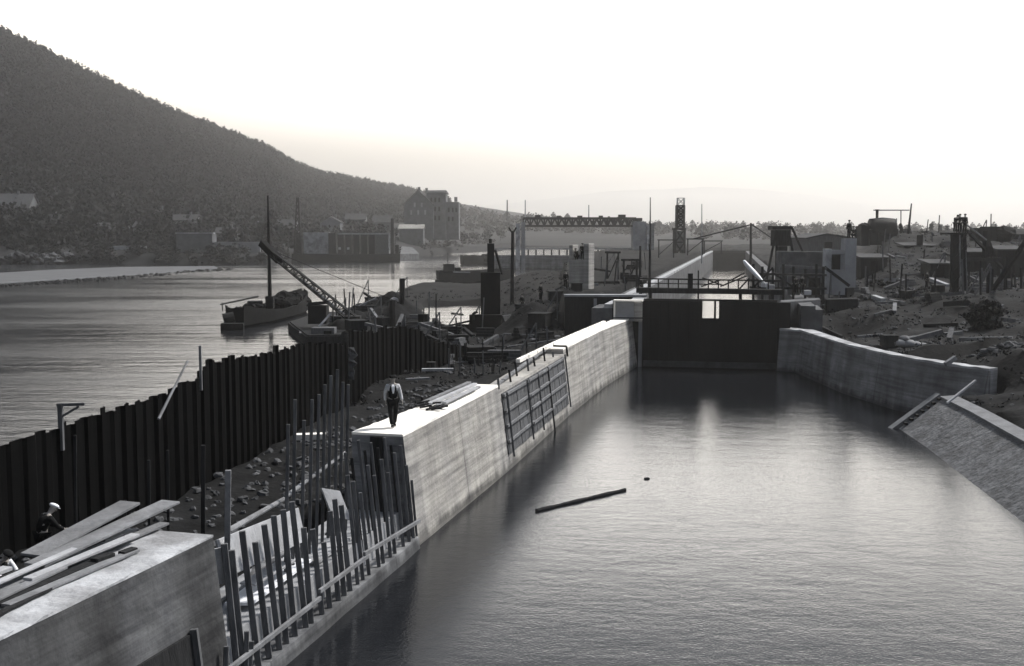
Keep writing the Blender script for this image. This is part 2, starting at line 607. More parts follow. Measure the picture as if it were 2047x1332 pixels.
# ------------------------------------------------------------------ wall lines
ZT = 4.2      # top of the left guide wall above the water
ZR = 3.5      # top of the right guide wall
ZPL = 5.6     # lock plateau
FR = [G(*p, ZT) for p in ((-700, 1600), (0, 1275), (425, 1070), (805, 868), (995, 770), (1125, 697), (1200, 660), (1262, 636), (1284, 631))]
BATTER = 0.5

def interp(P, y):
    """point of polyline P (increasing y) at depth y"""
    if y <= P[0].y:
        a, b = P[0], P[1]
    else:
        a, b = P[-2], P[-1]
        for i in range(len(P) - 1):
            if P[i].y <= y <= P[i + 1].y:
                a, b = P[i], P[i + 1]
                break
    t = (y - a.y) / (b.y - a.y)
    return a.lerp(b, t)

def wall_dir(y):
    a, b = interp(FR, y - 2), interp(FR, y + 2)
    d = (b - a)
    d.z = 0
    return d.normalized()

def wall_pt(y, back, z):
    """point behind (+back) or in front (-back) of the front top edge, at height z on the battered face"""
    p = interp(FR, y)
    d = wall_dir(y)
    n = Vector((d.y, -d.x, 0))       # towards the canal
    out = BATTER * (ZT - z) / ZT
    q = p + n * (out - back)
    return Vector((q.x, q.y, z))

def face_hit(px, py, lift=0.0):
    """where the sight line meets the battered canal face of the left wall (extended)"""
    r = ray(px, py)
    lo, hi = 5.0, 140.0
    def g(t):
        p = Vector((0, 0, CAM_H)) + r * t
        q = wall_pt(p.y, -lift, p.z)
        n = Vector((wall_dir(p.y).y, -wall_dir(p.y).x, 0))
        return (p - q).dot(n)
    a, b = 8.0, 130.0
    fa = g(a)
    for k in range(300):
        t = 8.0 + k * 0.4
        if g(t) < 0 < fa or g(t) > 0 > fa:
            a, b = t - 0.4, t
            break
    for k in range(40):
        m_ = (a + b) / 2
        if (g(m_) > 0) == (fa > 0):
            a = m_
        else:
            b = m_
    return Vector((0, 0, CAM_H)) + r * a

Y_GAP0, Y_GAP1 = FR[2].y, FR[3].y            # the open bay between the near wall and the new block
Y_P0, Y_P1 = FR[4].y, FR[5].y                # bay still behind formwork
GATE_L, GATE_R = D(1287, 600, 93.5), D(1554, 600, 91.3)
CH_L2, CH_R2 = D(1425, 520, 372), D(1490, 520, 369)

# ------------------------------------------------------------------ ground sheets and water
b = MB()
b.add([(-9000, -300, -3.2), (9000, -300, -3.2), (9000, 14000, -3.2), (-9000, 14000, -3.2)], [(0, 1, 2, 3)])
struct(b.obj('ground', M['bed'], at=(0, 0, -3.2)))
mid = [(-20, -300), (-12.5, 0), (-9.6, 22), (-6, 36), (-2.5, 52), (7, 90), (9.5, 101), (46, 300), (62, 372), (90, 520), (420, 2300)]
b = MB()
b.add([(-4000, -300, 0)] + [(x, y, 0) for x, y in mid] + [(-4000, 2300, 0)], [tuple(range(len(mid) + 2))])
struct(b.obj('river', M['river'], at=(0, 0, 0)))
b = MB()
b.add([(x, y, 0) for x, y in mid] + [(1200, 2300, 0), (600, -300, 0)], [tuple(range(len(mid) + 1, -1, -1))])
struct(b.obj('canal', M['canal'], at=(0, 0, 0)))

# ---- island between river and lock
isl = []
isl += [(-13.5, 0), (-14.2, 20), tuple(D(0, 890, 32).xy), tuple(D(410, 700, 46).xy), tuple(D(600, 700, 58.5).xy), tuple(D(690, 690, 66).xy)]
isl += [tuple(G(*p, 0).xy) for p in ((660, 690), (620, 672), (640, 640), (690, 615), (740, 598), (800, 590), (790, 581), (825, 573), (900, 571), (972, 573))]
isl += [tuple(D(1000, 560, 222).xy), tuple(D(1150, 560, 215).xy), tuple(D(1165, 540, 345).xy), tuple(D(1290, 540, 352).xy), tuple(D(1330, 520, 520).xy)]
isl += [(100, 520), (88, 430)]
isl += [(CH_L2.x - 1.0, 372), (GATE_L.x - 3.6, GATE_L.y + 1.5), (8.0, 92)]
for y in (86, 75, 66, Y_P1, Y_P0, 45, Y_GAP1 + 0.5):
    q = wall_pt(y, 0.75, ZT)
    isl.append((q.x, q.y))
for y in (Y_GAP1 - 0.3, 33, Y_GAP0 + 0.4):
    q = wall_pt(y, 2.7, ZT)
    isl.append((q.x, q.y))
for y in (Y_GAP0 - 0.6, 15, 0):
    q = wall_pt(y, 1.2, ZT)
    isl.append((q.x, q.y))
inlet = [tuple(G(*p, 0).xy) for p in ((868, 613), (972, 611), (975, 640), (945, 668), (888, 668), (866, 640))]
inlet2 = [tuple(G(*p, 0).xy) for p in ((820, 634), (848, 634), (850, 652), (824, 652))]

def island_z(x, y):
    u = 1023.5 + FPX * x / np.maximum(y, 1)
    h = 1.5 + 0.8 * (1 - sstep(30, 36, y)) + fbm(x, y, 5, 4, 3) * 0.35
    low = sstep(100, 118, y) * (1 - sstep(940, 1010, u))
    h = h * (1 - low) + (0.75 + fbm(x, y, 9, 3, 8) * 0.35) * low
    pl = np.where(u > 1128, sstep(100.2, 101.4, y), sstep(84, 116, y) * sstep(985, 1080, u))
    ph = np.where(u > 1128, ZPL, 4.0 + 1.5 * sstep(1090, 1128, u) * 0) + fbm(x, y, 7, 3, 5) * 0.25
    ph = ph + 0.4 * sstep(150, 300, y) * np.where(u > 1200, 1, 0)
    h = h * (1 - pl) + ph * pl
    for cx, cy, hh, sx, sy in ((-16.6, 129, 1.9, 3.0, 6), (-13.4, 131, 2.3, 2.2, 5), (-10.6, 127, 1.4, 2.4, 5), (-19.0, 121, 1.3, 3.0, 4), (-7.5, 112, 1.0, 3, 5),
                               (0.8, 104, 1.6, 2.6, 4), (3.5, 108, 0.9, 2.5, 5), (-13, 98, 1.2, 5, 6), (-7, 92, 0.7, 3, 4)):
        h = h + hh * np.exp(-((x - cx) / sx) ** 2 - ((y - cy) / sy) ** 2) * (1 + 0.8 * fbm(x, y, 2.2, 3, 21))
    return h + fbm(x, y, 1.6, 3, 31) * 0.16

def island_full(x, y):
    sd = poly_sd(isl, x, y)
    sd = np.minimum(sd, -poly_sd(inlet, x, y))
    sd = np.minimum(sd, -poly_sd(inlet2, x, y))
    edge = np.where(sd > -50, sstep(-0.2, 1.0 + 1.4 * sstep(100, 120, y) * (1 - sstep(960, 1000, 1023.5 + FPX * x / np.maximum(y, 1))), sd + 0.25 * fbm(x, y, 3, 2, 9) * sstep(66, 70, y) * (y < 215)), 0)
    return -2.2 + (island_z(x, y) + 2.2) * edge, sd

xs, ys = np.arange(-46, 112, 0.55), np.concatenate([np.arange(2, 150, 0.55), np.arange(150, 524, 1.6)])
X, Y = np.meshgrid(xs, ys)
Z, sd = island_full(X, Y)
struct(grid_obj('island_ground', X, Y, Z, sd > -1.2, M['earth']))

def gz(x, y):
    z, s_ = island_full(np.array([float(x)]), np.array([float(y)]))
    return float(z[0])

# ---- right bank
RT = [G(*p, ZR) for p in ((1557, 655), (1600, 660), (1700, 690), (1800, 712), (1900, 728), (1978, 737))]   # front top edge of the right guide wall
RT[0] = Vector((GATE_R.x + 0.25, GATE_R.y, ZR))
RVB = [G(*p, 0) for p in ((1797, 857), (1850, 893), (2047, 1046), (2250, 1210))]      # waterline of the revetment
RVT = []
for p in RVB:
    RVT.append(Vector((p.x + 2.5, p.y + 0.25, 1.75)))
ext = RVB[-1] + (RVB[-1] - RVB[-2]).normalized() * 45
RVB.append(Vector((ext.x, ext.y, 0)))
RVT.append(Vector((ext.x + 2.5, ext.y, 1.75)))
rb = [(GATE_R.x + 3.4, GATE_R.y + 2.5)]
for i, p in enumerate(RT):
    a, b_ = RT[max(0, i - 1)], RT[min(len(RT) - 1, i + 1)]
    d = (b_ - a).normalized()
    n = Vector((-d.y, d.x, 0))
    if n.x < 0:
        n = -n
    rb.append((p.x + n.x * 0.6, p.y + n.y * 0.6))
rb += [(RVT[0].x + 1.0, RVT[0].y + 1.0)]
rb += [(p.x + 0.5, p.y) for p in RVT]
rb += [(420, RVT[-1].y), (900, 300), (900, 470), (CH_R2.x + 1.2, 470), (CH_R2.x + 1.2, 372)]

def right_z(x, y):
    u = 1023.5 + FPX * x / np.maximum(y, 1)
    sdw = poly_sd(rb, x, y)
    h = np.where(y > 74, ZR - 0.25, 1.7) + np.minimum(sdw, 14) / 14 * np.where(y > 74, 1.1, 2.6)
    h = h + 1.1 * sstep(86, 100, y) + fbm(x, y, 6, 4, 41) * 0.45 + fbm(x, y, 1.8, 3, 42) * 0.34
    h = h + fbm(x, y, 3.2, 4, 47) * 0.35
    h = h - 1.9 * np.exp(-((x - 28.5) / 3.2) ** 2 - ((y - 92) / 5) ** 2)
    emb = sstep(1715, 1790, u) * sstep(112, 190, y)
    h = h + emb * (6.0 + fbm(x, y, 14, 3, 44) * 0.8)
    mid_ = (1 - sstep(1715, 1790, u)) * sstep(110, 200, y)
    h = h + mid_ * 1.0
    for cx, cy, hh, sx, sy in ((45.0, 128, 0.8, 6, 5), (39, 118, 0.6, 3.5, 4), (31.5, 66.5, 2.2, 2.6, 4.5), (47, 100, 0.9, 6, 3), (33, 112, 1.0, 3, 3), (66, 106, 0.8, 6, 5)):
        h = h + hh * np.exp(-((x - cx) / sx) ** 2 - ((y - cy) / sy) ** 2)
    return h

def right_full(x, y):
    sd_ = poly_sd(rb, x, y)
    return -2.2 + (right_z(x, y) + 2.2) * sstep(-0.2, 0.6, sd_), sd_

xs = np.concatenate([np.arange(18, 100, 0.6), np.arange(100, 180, 2.0), np.arange(180, 904, 12.0)])
ys = np.concatenate([np.arange(5, 150, 0.6), np.arange(150, 474, 2.0)])
X, Y = np.meshgrid(xs, ys)
Z, sd = right_full(X, Y)
struct(grid_obj('bank_ground', X, Y, Z, sd > -1.0, M['earth_right']))

def rz(x, y):
    return float(right_full(np.array([float(x)]), np.array([float(y)]))[0][0])

# ---- far bank, hill and horizon in one polar sheet
PXS = np.array([-1500, -900, -400, 0, 450, 540, 575, 800, 830, 900, 980, 1030, 1050, 1300, 1420, 2000, 3600], float)
RBS = np.array([300, 330, 370, 402, 398, 402, 462, 478, 535, 610, 690, 700, 560, 500, 466, 460, 460], float)
SLX = np.array([-1500, -900, -300, 0, 30, 100, 200, 300, 400, 500, 540, 600, 650, 700, 760, 820, 860, 920, 1000, 1060, 1120, 1200, 1300, 1400, 1600, 2000, 3600], float)
SLY = np.array([-120, -80, 30, 76, 82, 114, 164, 210, 252, 290, 304, 337, 354, 362, 374, 384, 396, 408, 420, 430, 436, 443, 449, 452, 456, 460, 458], float)
RRX = np.array([-1500, 0, 400, 840, 1000, 1300, 3600], float)
RRS = np.array([900, 900, 1050, 1500, 1700, 2000, 2200], float)
HILL_R = 6500.0

def far_z(px, r):
    Rb, Rr = np.interp(px, PXS, RBS), np.interp(px, RRX, RRS)
    zr = CAM_H + (465 - np.interp(px, SLX, SLY)) / FPX * Rr
    t = (r - Rb) / (Rr - Rb)
    bankh = np.where(px < 1000, 3.2, 4.6)
    tt = np.clip(t, 0, 1)
    prof = 0.62 * tt ** 1.15 + 0.38 * sstep(0, 1, tt)
    h = bankh + (zr - bankh) * prof
    h = np.where(t > 1, zr - (r - Rr) * 0.035, h)
    h = np.maximum(h, 2.0)
    amp = np.clip(t, 0, 1) * (1 - 0.8 * np.clip(t, 0, 1)) * np.clip((zr - 10) / 60, 0, 1)
    x = (px - 1023.5) / FPX * r
    h = h + fbm(x, r, 120, 4, 51) * 9 * amp + fbm(x, r, 12, 3, 52) * 0.5 * np.clip(t * 8, 0, 1)
    return -1.5 + (h + 1.5) * sstep(-2, 8, r - Rb)

pxs = np.concatenate([np.arange(-1500, 2100, 10.0), np.arange(2100, 3601, 50.0)])
tt = np.concatenate([np.linspace(0, 0.02, 5), np.linspace(0.03, 0.3, 22), np.linspace(0.32, 1, 40)])
rows_x, rows_y, rows_z = [], [], []
Rb, Rr = np.interp(pxs, PXS, RBS), np.interp(pxs, RRX, RRS)
for t in tt:
    r = Rb - 2 + (Rr - Rb + 2) * t
    rows_x.append((pxs - 1023.5) / FPX * r)
    rows_y.append(r)
    rows_z.append(far_z(pxs, r))
for k in (1.1, 1.3, 1.7, 2.3, 3.0):
    r = Rr * k
    rows_x.append((pxs - 1023.5) / FPX * r)
    rows_y.append(r)
    rows_z.append(far_z(pxs, r))
X, Y, Z = np.array(rows_x), np.array(rows_y), np.array(rows_z)
struct(grid_obj('hill_terrain', X, Y, Z, np.ones(X.shape, bool), M['grass']))

def fz(x, y):
    px = 1023.5 + FPX * x / y
    return float(far_z(np.array([px]), np.array([float(y)]))[0])

# distant ridge behind the horizon
rp = np.arange(700, 2400, 20.0)
sil = np.interp(rp, [700, 950, 1080, 1200, 1300, 1400, 1500, 1620, 1700, 1850, 2000, 2400], [420, 385, 360, 338, 326, 322, 328, 345, 368, 410, 435, 445])
R0 = 12400.0
X = np.array([(rp - 1023.5) / FPX * rr_ for rr_ in (R0 - 1200, R0 - 700, R0 - 300, R0, R0 + 400, R0 + 900)])
Y = np.array([np.full(rp.shape, rr_) for rr_ in (R0 - 1200, R0 - 700, R0 - 300, R0, R0 + 400, R0 + 900)])
top = CAM_H + (465 - sil) * 0.62 / FPX * R0
Z = np.array([top * k + fbm(X[i], Y[i], 560, 3, 61) * 25 * (k if k < 1 else 0.6) for i, k in enumerate((0.02, 0.45, 0.85, 1.0, 0.8, 0.02))])
struct(grid_obj('distant_ridge', X, Y, Z, np.ones(X.shape, bool), M['ridge']))

# gravel bar and training dyke at the left
gp = [G(*p, 0) for p in ((-420, 588), (0, 567), (150, 558), (300, 548), (452, 538), (440, 533), (250, 535), (100, 541), (0, 547), (-420, 564))]
b = MB()
n = len(gp)
cg = sum(gp, Vector()) / n
inner = [p.lerp(cg, 0.05) for p in gp]
b.add([(p.x, p.y, -0.6) for p in gp] + [(p.x, p.y, 0.28) for p in inner], [(i, (i + 1) % n, n + (i + 1) % n, n + i) for i in range(n)] + [tuple(range(n, 2 * n))])
struct(b.obj('gravel_bar', M['gravel'], at=(0, 0, 0)))
dy = [G(*p, 0) for p in ((-420, 596), (0, 573), (100, 566), (170, 561), (300, 551), (400, 542), (456, 538.5))]
b = MB()
for i in range(len(dy) - 1):
    for k in range(10):
        p = dy[i].lerp(dy[i + 1], (k + random.random()) / 10)
        for q in range(3):
            b.rock((p.x + random.uniform(-4, 4), p.y + random.uniform(-1.2, 1.2), 0.0), random.uniform(0.3, 0.75))
tag(b.obj('stone_dyke', M['rock_dark'], at=(0, 0, 0)), 'low dark rubble training dyke along the pale gravel bar', 'dyke', kind='stuff')

# ------------------------------------------------------------------ forest on the hill
def leafy(n_leaf, size, rx, rz_, zc, seed, tri=False):
    """leaf-sized faces spread through an uneven crown: returns verts (n*4,3)"""
    g = np.random.default_rng(seed)
    nb = 7
    cen = g.normal(0, 0.42, (nb, 3)) * np.array([rx, rx, rz_])
    cen[:, 2] += zc
    rad = g.uniform(0.42, 0.72, nb)
    k = g.integers(0, nb, n_leaf)
    d = g.normal(0, 1, (n_leaf, 3))
    d /= np.linalg.norm(d, axis=1)[:, None]
    rr_ = g.uniform(0.55, 1.05, n_leaf) ** 0.6
    p = cen[k] + d * (rad[k] * rr_)[:, None] * np.array([rx, rx, rz_])
    a = g.normal(0, 1, (n_leaf, 3))
    a /= np.linalg.norm(a, axis=1)[:, None]
    c = np.cross(a, g.normal(0, 1, (n_leaf, 3)))
    c /= np.linalg.norm(c, axis=1)[:, None]
    s = (size * g.uniform(0.6, 1.4, n_leaf))[:, None]
    return np.stack([p - a * s, p + c * s * 0.8, p + a * s, p - c * s * 0.8], 1).reshape(-1, 3)

variants = [leafy(70, 0.62, 2.3 * q, 2.9, 3.6, 100 + i) for i, q in enumerate((1, 0.9, 1.15, 0.8, 1.05, 0.95))]
NT = 15000
tp = RNG.uniform(-420, 900, NT)
tq = RNG.uniform(0.0, 1.0, NT) ** 0.8
Rb, Rr = np.interp(tp, PXS, RBS), np.interp(tp, RRX, RRS)
zrid = np.interp(tp, SLX, SLY)
tmin = np.where(tp < 780, 0.045, 0.30)
tq = tmin + (1.02 - tmin) * tq ** 1.1
r = Rb + (Rr - Rb) * tq
x = (tp - 1023.5) / FPX * r
clear = fbm(x, r, 60, 3, 71) + 0.15
keep = (clear > -0.42) | (tq > 0.4)
tp, r, x = tp[keep], r[keep], x[keep]
z = far_z(tp, r)
co = []
for i in range(len(x)):
    v = variants[i % 6]
    s = RNG.uniform(0.75, 1.35)
    a = RNG.uniform(0, 6.28)
    ca, sa = math.cos(a) * s, math.sin(a) * s
    co.append(np.stack([v[:, 0] * ca - v[:, 1] * sa + x[i], v[:, 0] * sa + v[:, 1] * ca + r[i], v[:, 2] * s * 1.05 + z[i] - 1.5], 1))
for i in range(1100):
    p = RNG.uniform(-200, 985)
    rr_ = np.interp(p, PXS, RBS) + 2 + 75 * RNG.random() ** 1.6
    xx = (p - 1023.5) / FPX * rr_
    if fbm(np.array([xx]), np.array([rr_]), 25, 3, 73)[0] < -0.12 or (p > 800 and RNG.random() < 0.75):
        continue
    s = RNG.uniform(0.25, 0.75)
    co.append(variants[i % 6] * s * np.array([1.4, 1.2, 0.9]) + np.array([xx, rr_, fz(xx, rr_) - 0.6]))
# hedges and far woods along the horizon to the right
for px0, px1, r0, n_ in ((860, 1330, 1000, 320), (1300, 2600, 1150, 420), (1380, 2300, 760, 90)):
    for i in range(n_):
        p = RNG.uniform(px0, px1)
        rr_ = r0 * RNG.uniform(0.9, 1.25)
        xx = (p - 1023.5) / FPX * rr_
        v = variants[i % 6]
        s = RNG.uniform(0.9, 1.9)
        co.append(v * s * np.array([1.3, 1, 1]) + np.array([xx, rr_, fz(xx, rr_) - 1.5]))
co = np.concatenate(co)
fo = np_obj('hillside_forest', co, np.arange(len(co)).reshape(-1, 4), M['leaf'])
tag(fo, 'dense dark woodland covering the hillside and far horizon', 'forest', kind='stuff')

# ------------------------------------------------------------------ trees one can tell apart on the far bank
def make_tree(name, h, rx, seed, leaves=260, m='leaf'):
    root = thing(name, 'tree', 'tree', (0, 0, 0))
    b = MB()
    g = random.Random(seed)
    th = h * 0.42
    b.path([(0, 0, -0.5), (0.05 * h * 0.3, 0, th * 0.5), (0, 0.03 * h, th), (0.02 * h, 0, h * 0.8)], [h * 0.03, h * 0.024, h * 0.018, h * 0.006], 7)
    for k in range(6):
        a = g.uniform(0, 6.28)
        z0 = g.uniform(0.3, 0.65) * h
        b.path([(0, 0, z0), (math.cos(a) * rx * 0.5, math.sin(a) * rx * 0.5, z0 + h * 0.1), (math.cos(a) * rx * 0.85, math.sin(a) * rx * 0.85, z0 + h * 0.16)],
               [h * 0.012, h * 0.008, h * 0.003], 5)
    b.obj('trunk', M['bark'], root)
    v = leafy(leaves, h * 0.07, rx, h * 0.36, h * 0.6, seed)
    o = np_obj('crown', v, np.arange(len(v)).reshape(-1, 4), M[m])
    o.parent = root
    return root

tree_kinds = [(make_tree('broad_tree', 10, 4.2, 201), 'broad'), (make_tree('round_tree', 8, 3.4, 202), 'rounded'), (make_tree('slim_tree', 12, 2.2, 203), 'slim')]
first_use = {0: True, 1: True, 2: True}
spots = [(25, 430, 0), (70, 445, 1), (105, 420, 0), (150, 450, 2), (185, 470, 0), (240, 455, 1), (300, 440, 0), (335, 470, 2), (372, 425, 1), (415, 450, 0),
         (455, 430, 1), (500, 455, 0), (535, 440, 2), (575, 470, 0), (635, 460, 1), (672, 480, 0), (697, 505, 1), (735, 520, 0), (762, 530, 2), (790, 560, 1),
         (925, 660, 0), (948, 690, 1), (975, 730, 0), (1000, 760, 1)]
for i, (px, d, k) in enumerate(sorted(spots)):
    src, word = tree_kinds[k]
    if first_use[k]:
        o = src
        first_use[k] = False
    else:
        o = copy_tree(src)
    x = XP(px, 465, d)
    o.location = (x, d, fz(x, d))
    s = random.uniform(0.8, 1.25)
    o.scale = (s, s, s)
    o.rotation_euler.z = random.uniform(0, 6.28)
    tag(o, f'{word} dark tree on the far river bank, {ORD[i]} from the left', 'tree', 'trees along the far river bank')
pop = make_tree('poplar', 11, 1.3, 204, 160)
pc = [o for o in pop.children if o.name.startswith('crown')][0]
v = np.concatenate([leafy(70, 0.55, 1.25 - 0.09 * abs(k - 2), 1.5, 3.0 + k * 1.35, 300 + k) for k in range(7)])
pm_ = np_obj('crown_shape', v, np.arange(len(v)).reshape(-1, 4), M['leaf'])
pc.data = pm_.data
bpy.data.objects.remove(pm_)
for i, (px, d) in enumerate(((1842, 420), (1862, 400), (1880, 430), (1893, 390), (2030, 330))):
    o = pop if i == 0 else copy_tree(pop)
    x = XP(px, 460, d)
    o.location = (x, d, rz(x, d) - 3)
    s = (0.4, 0.55, 0.5, 0.45, 0.4)[i]
    o.scale = (s, s, s)
    tag(o, f'thin hazy poplar on the right skyline, {ORD[i]} from the left', 'tree', 'poplars on the right skyline')

# ------------------------------------------------------------------ left guide wall
def strip(mb, ys, z0, z1, back0, back1, front_in=0.0):
    """block following the wall line between depths ys, from z0 to z1; back faces at back0 (bottom) and back1 (top) behind the edge"""
    rings = []
    for y in ys:
        jt = random.uniform(-0.02, 0.02)
        jf = random.uniform(-0.03, 0.012)
        rings.append([wall_pt(y, back0(y), z0) , wall_pt(y, front_in, z0), wall_pt(y, front_in - jf * (1 if front_in < 0 else 0), z1 + jt * (1 if front_in < 0 else 0)), wall_pt(y, back1(y), z1 + jt * (1 if front_in < 0 else 0))])
    for r_ in rings:
        r_[0] = Vector((r_[0].x, r_[0].y, z0))
    return mb.loft(rings)

def frange(a, b_, n_):
    return [a + (b_ - a) * i / n_ for i in range(n_ + 1)]

BK = [G(*p, ZT) for p in ((700, 865), (955, 768), (1005, 738), (1105, 690), (1190, 653), (1228, 637))]
def back_w(y):
    p = interp(BK, y)
    q = interp(FR, y)
    d = wall_dir(y)
    n = Vector((d.y, -d.x, 0))
    return max(0.9, (q - p).dot(n))

def slab_pair(root, ys, zt, bk0, bk1, face_m, top_m, cap=0.10, nm='wall_face'):
    b = MB()
    strip(b, ys, -1.5, zt - cap, bk0, bk1)
    b.obj(nm, face_m, root)
    b = MB()
    strip(b, ys, zt - cap, zt, lambda y: bk1(y) - 0.004, lambda y: bk1(y) - 0.004, -0.012)
    b.obj('top_slab', top_m, root)

near = thing('quay_wall', 'stained concrete quay wall at lower left with planks lying along its top', 'wall', wall_pt(18, 0.5, 0))
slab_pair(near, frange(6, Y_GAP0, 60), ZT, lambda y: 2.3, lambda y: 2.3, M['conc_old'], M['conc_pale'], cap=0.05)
newb = thing('guide_wall', 'pale new concrete guide wall leading up to the lock gate', 'wall', wall_pt(Y_GAP1, 1, 0))
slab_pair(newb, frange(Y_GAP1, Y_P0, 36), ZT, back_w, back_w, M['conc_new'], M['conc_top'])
b = MB()
strip(b, frange(Y_P0 + 0.003, Y_P1 - 0.003, 8), -1.5, 3.86, back_w, back_w)
b.obj('wall_core', M['conc_new'], newb)
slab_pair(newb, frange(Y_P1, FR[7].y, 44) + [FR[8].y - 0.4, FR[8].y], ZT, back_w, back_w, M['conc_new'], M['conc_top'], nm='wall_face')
# dark end face of the new block: shade painted as a darker sheet, 4 mm proud
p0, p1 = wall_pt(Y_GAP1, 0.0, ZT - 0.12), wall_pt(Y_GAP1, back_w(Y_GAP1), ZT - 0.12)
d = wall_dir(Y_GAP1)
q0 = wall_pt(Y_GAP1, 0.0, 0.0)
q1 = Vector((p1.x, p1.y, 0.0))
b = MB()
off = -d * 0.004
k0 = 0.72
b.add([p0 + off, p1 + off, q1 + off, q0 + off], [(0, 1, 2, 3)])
b.obj('end_face_shade', M['conc_end'], newb)
b = MB()
m0, m1 = p0.lerp(p1, 0.38), p0.lerp(p1, 0.62)
b.hexa([Vector((m0.x, m0.y, 0.6)) - d * 0.12, Vector((m1.x, m1.y, 0.6)) - d * 0.12, Vector((m1.x, m1.y, 0.6)) - d * 0.006, Vector((m0.x, m0.y, 0.6)) - d * 0.006,
        m0 - d * 0.12, m1 - d * 0.12, m1 - d * 0.006, m0 - d * 0.006])
b.obj('joint_groove_form', M['wood_dark'], newb)
# raised kerb along the far back edge
b = MB()
for y0, y1 in zip(frange(61, 88, 12)[:-1], frange(61, 88, 12)[1:]):
    a, c = wall_pt(y0 + 0.1, back_w(y0) - 0.14, ZT + 0.11), wall_pt(y1 - 0.1, back_w(y1) - 0.14, ZT + 0.11)
    b.bar(a, c, 0.24, 0.2)
b.obj('kerb', M['conc_top'], newb)

# footing and floor of the open bay
ft = thing('wall_footing', 'low concrete footing of the unfinished bay carrying the row of stakes', 'footing', wall_pt(33, 1, 0))
b = MB()
strip(b, frange(Y_GAP0 + 0.005, Y_GAP1 - 0.01, 8), -1.5, 0.42, lambda y: 2.9, lambda y: 2.9, -0.16)
b.obj('base_slab', M['conc_end'], ft)
b = MB()
strip(b, frange(Y_GAP0 + 0.006, Y_GAP1 - 0.012, 8), 0.424, 1.3, lambda y: 2.85, lambda y: 2.6, 0.5)
b.obj('concrete_lift', M['conc_mid'], ft)

# ------------------------------------------------------------------ stakes and walings of the open bay
def stake(p, q, wd, label, group, m='wood_stake', name='timber_stake', dp=None):
    b = MB()
    b.bar(p, q, wd, dp or wd * 0.75, up=(0.2, -1, 0))
    o = b.obj(name, M[m], at=p, bevel=0.01)
    return tag(o, label, 'stake', group)

fs = [(448, 1087), (463, 1100), (484, 1062), (510, 1084), (528, 1049), (547, 1031), (566, 1019), (583, 1003), (607, 1055), (625, 1058), (647, 1084),
      (660, 1022), (669, 998), (682, 1010), (694, 950), (706, 962), (720, 985), (735, 930), (748, 950), (762, 918), (775, 945), (788, 905), (800, 890), (812, 930), (822, 960)]
for i, (px, py) in enumerate(fs):
    t = face_hit(px, py, 0.02)
    bt = wall_pt(t.y - 0.1 + random.uniform(-0.12, 0.12), 0.0, 0.42)
    stake(bt, t, 0.16 if i < 14 else 0.12, f'upright timber stake, {ORD[i]} from the left in the row along the footing edge', 'stakes along the edge of the open bay')
inner = [(690, 905), (703, 915), (716, 880), (729, 900), (741, 885), (755, 895), (768, 875), (781, 890), (795, 912), (808, 900), (818, 925)]
for i, (px, py) in enumerate(inner):
    t = face_hit(px, py, -0.45)
    bt = wall_pt(t.y + random.uniform(-0.1, 0.1), 0.55, 0.9)
    stake(bt, t, 0.10, f'inner timber upright before the dark end face of the block, {ORD[i]} from the left', 'inner uprights before the end face', m='wood_dark' if i % 2 else 'wood_stake')
lowfs = [(452, 1292), (493, 1262), (503, 1282)]
for i, (px, py) in enumerate(lowfs):
    t = face_hit(px, py, 0.18)
    stake(wall_pt(t.y, -0.06, 0.42), t, 0.12, 'short timber stake at the lower left end of the footing, ' + ('leftmost of three', 'middle of three', 'rightmost of three')[i], 'short stakes by the near wall')
wal = [((440, 1352), (640, 1196)), ((638, 1183), (735, 1112)), ((728, 1108), (839, 1041))]
for i, (p, q) in enumerate(wal):
    b = MB()
    b.bar(face_hit(*p, 0.20), face_hit(*q, 0.20), 0.09, 0.13)
    tag(b.obj('waling_rail', M['wood_grey'], bevel=0.01), 'pale horizontal rail across the stakes, ' + ('long lower left length', 'middle length', 'upper right length by the pale block')[i], 'rail', 'rails tying the stakes')
# tall poles behind the bay
bs = [(574, 850, 1005), (588, 800, 960), (606, 842, 960), (622, 800, 985), (636, 790, 940), (648, 770, 950), (660, 752, 960), (673, 740, 920), (684, 765, 1000), (695, 770, 900)]
for i, (px, pt, pb) in enumerate(bs):
    y = 31.5 + (px - 574) / 121 * 5.5
    base = D(px - 2, pb, y)
    zt_ = ZP(pt, y)
    x0 = D(px - 4, pb, y).x
    stake((x0 - 0.05, y, 1.0), (D(px, pt, y).x, y + 0.15, zt_), 0.105, f'tall thin timber pole rising behind the open bay, {ORD[i]} from the left', 'tall poles behind the open bay', name='timber_pole', m='wood_pole')
p = D(452, 1085, 27.5)
stake((p.x, 27.5, 2.6), D(456, 940, 27.6), 0.15, 'single pale square post standing behind the near end of the bay', None, m='wood_grey', name='timber_post')
stake((XP(404, 1055, 31), 31, 1.9), D(406, 890, 31), 0.12, 'dark post standing close to the black sheet piles', None, m='wood_dark', name='timber_post')

# boards and litter inside the bay
def panel(a, b_, up_vec, th, name, m, label, cat, group=None):
    """flat board with lower edge a-b rising along up_vec"""
    a, b_, u = Vector(a), Vector(b_), Vector(up_vec)
    n = (b_ - a).cross(u).normalized() * th
    mb = MB()
    mb.hexa([a, b_, b_ + n, a + n, a + u, b_ + u, b_ + u + n, a + u + n])
    return tag(mb.obj(name, M[m], bevel=0.008), label, cat, group)

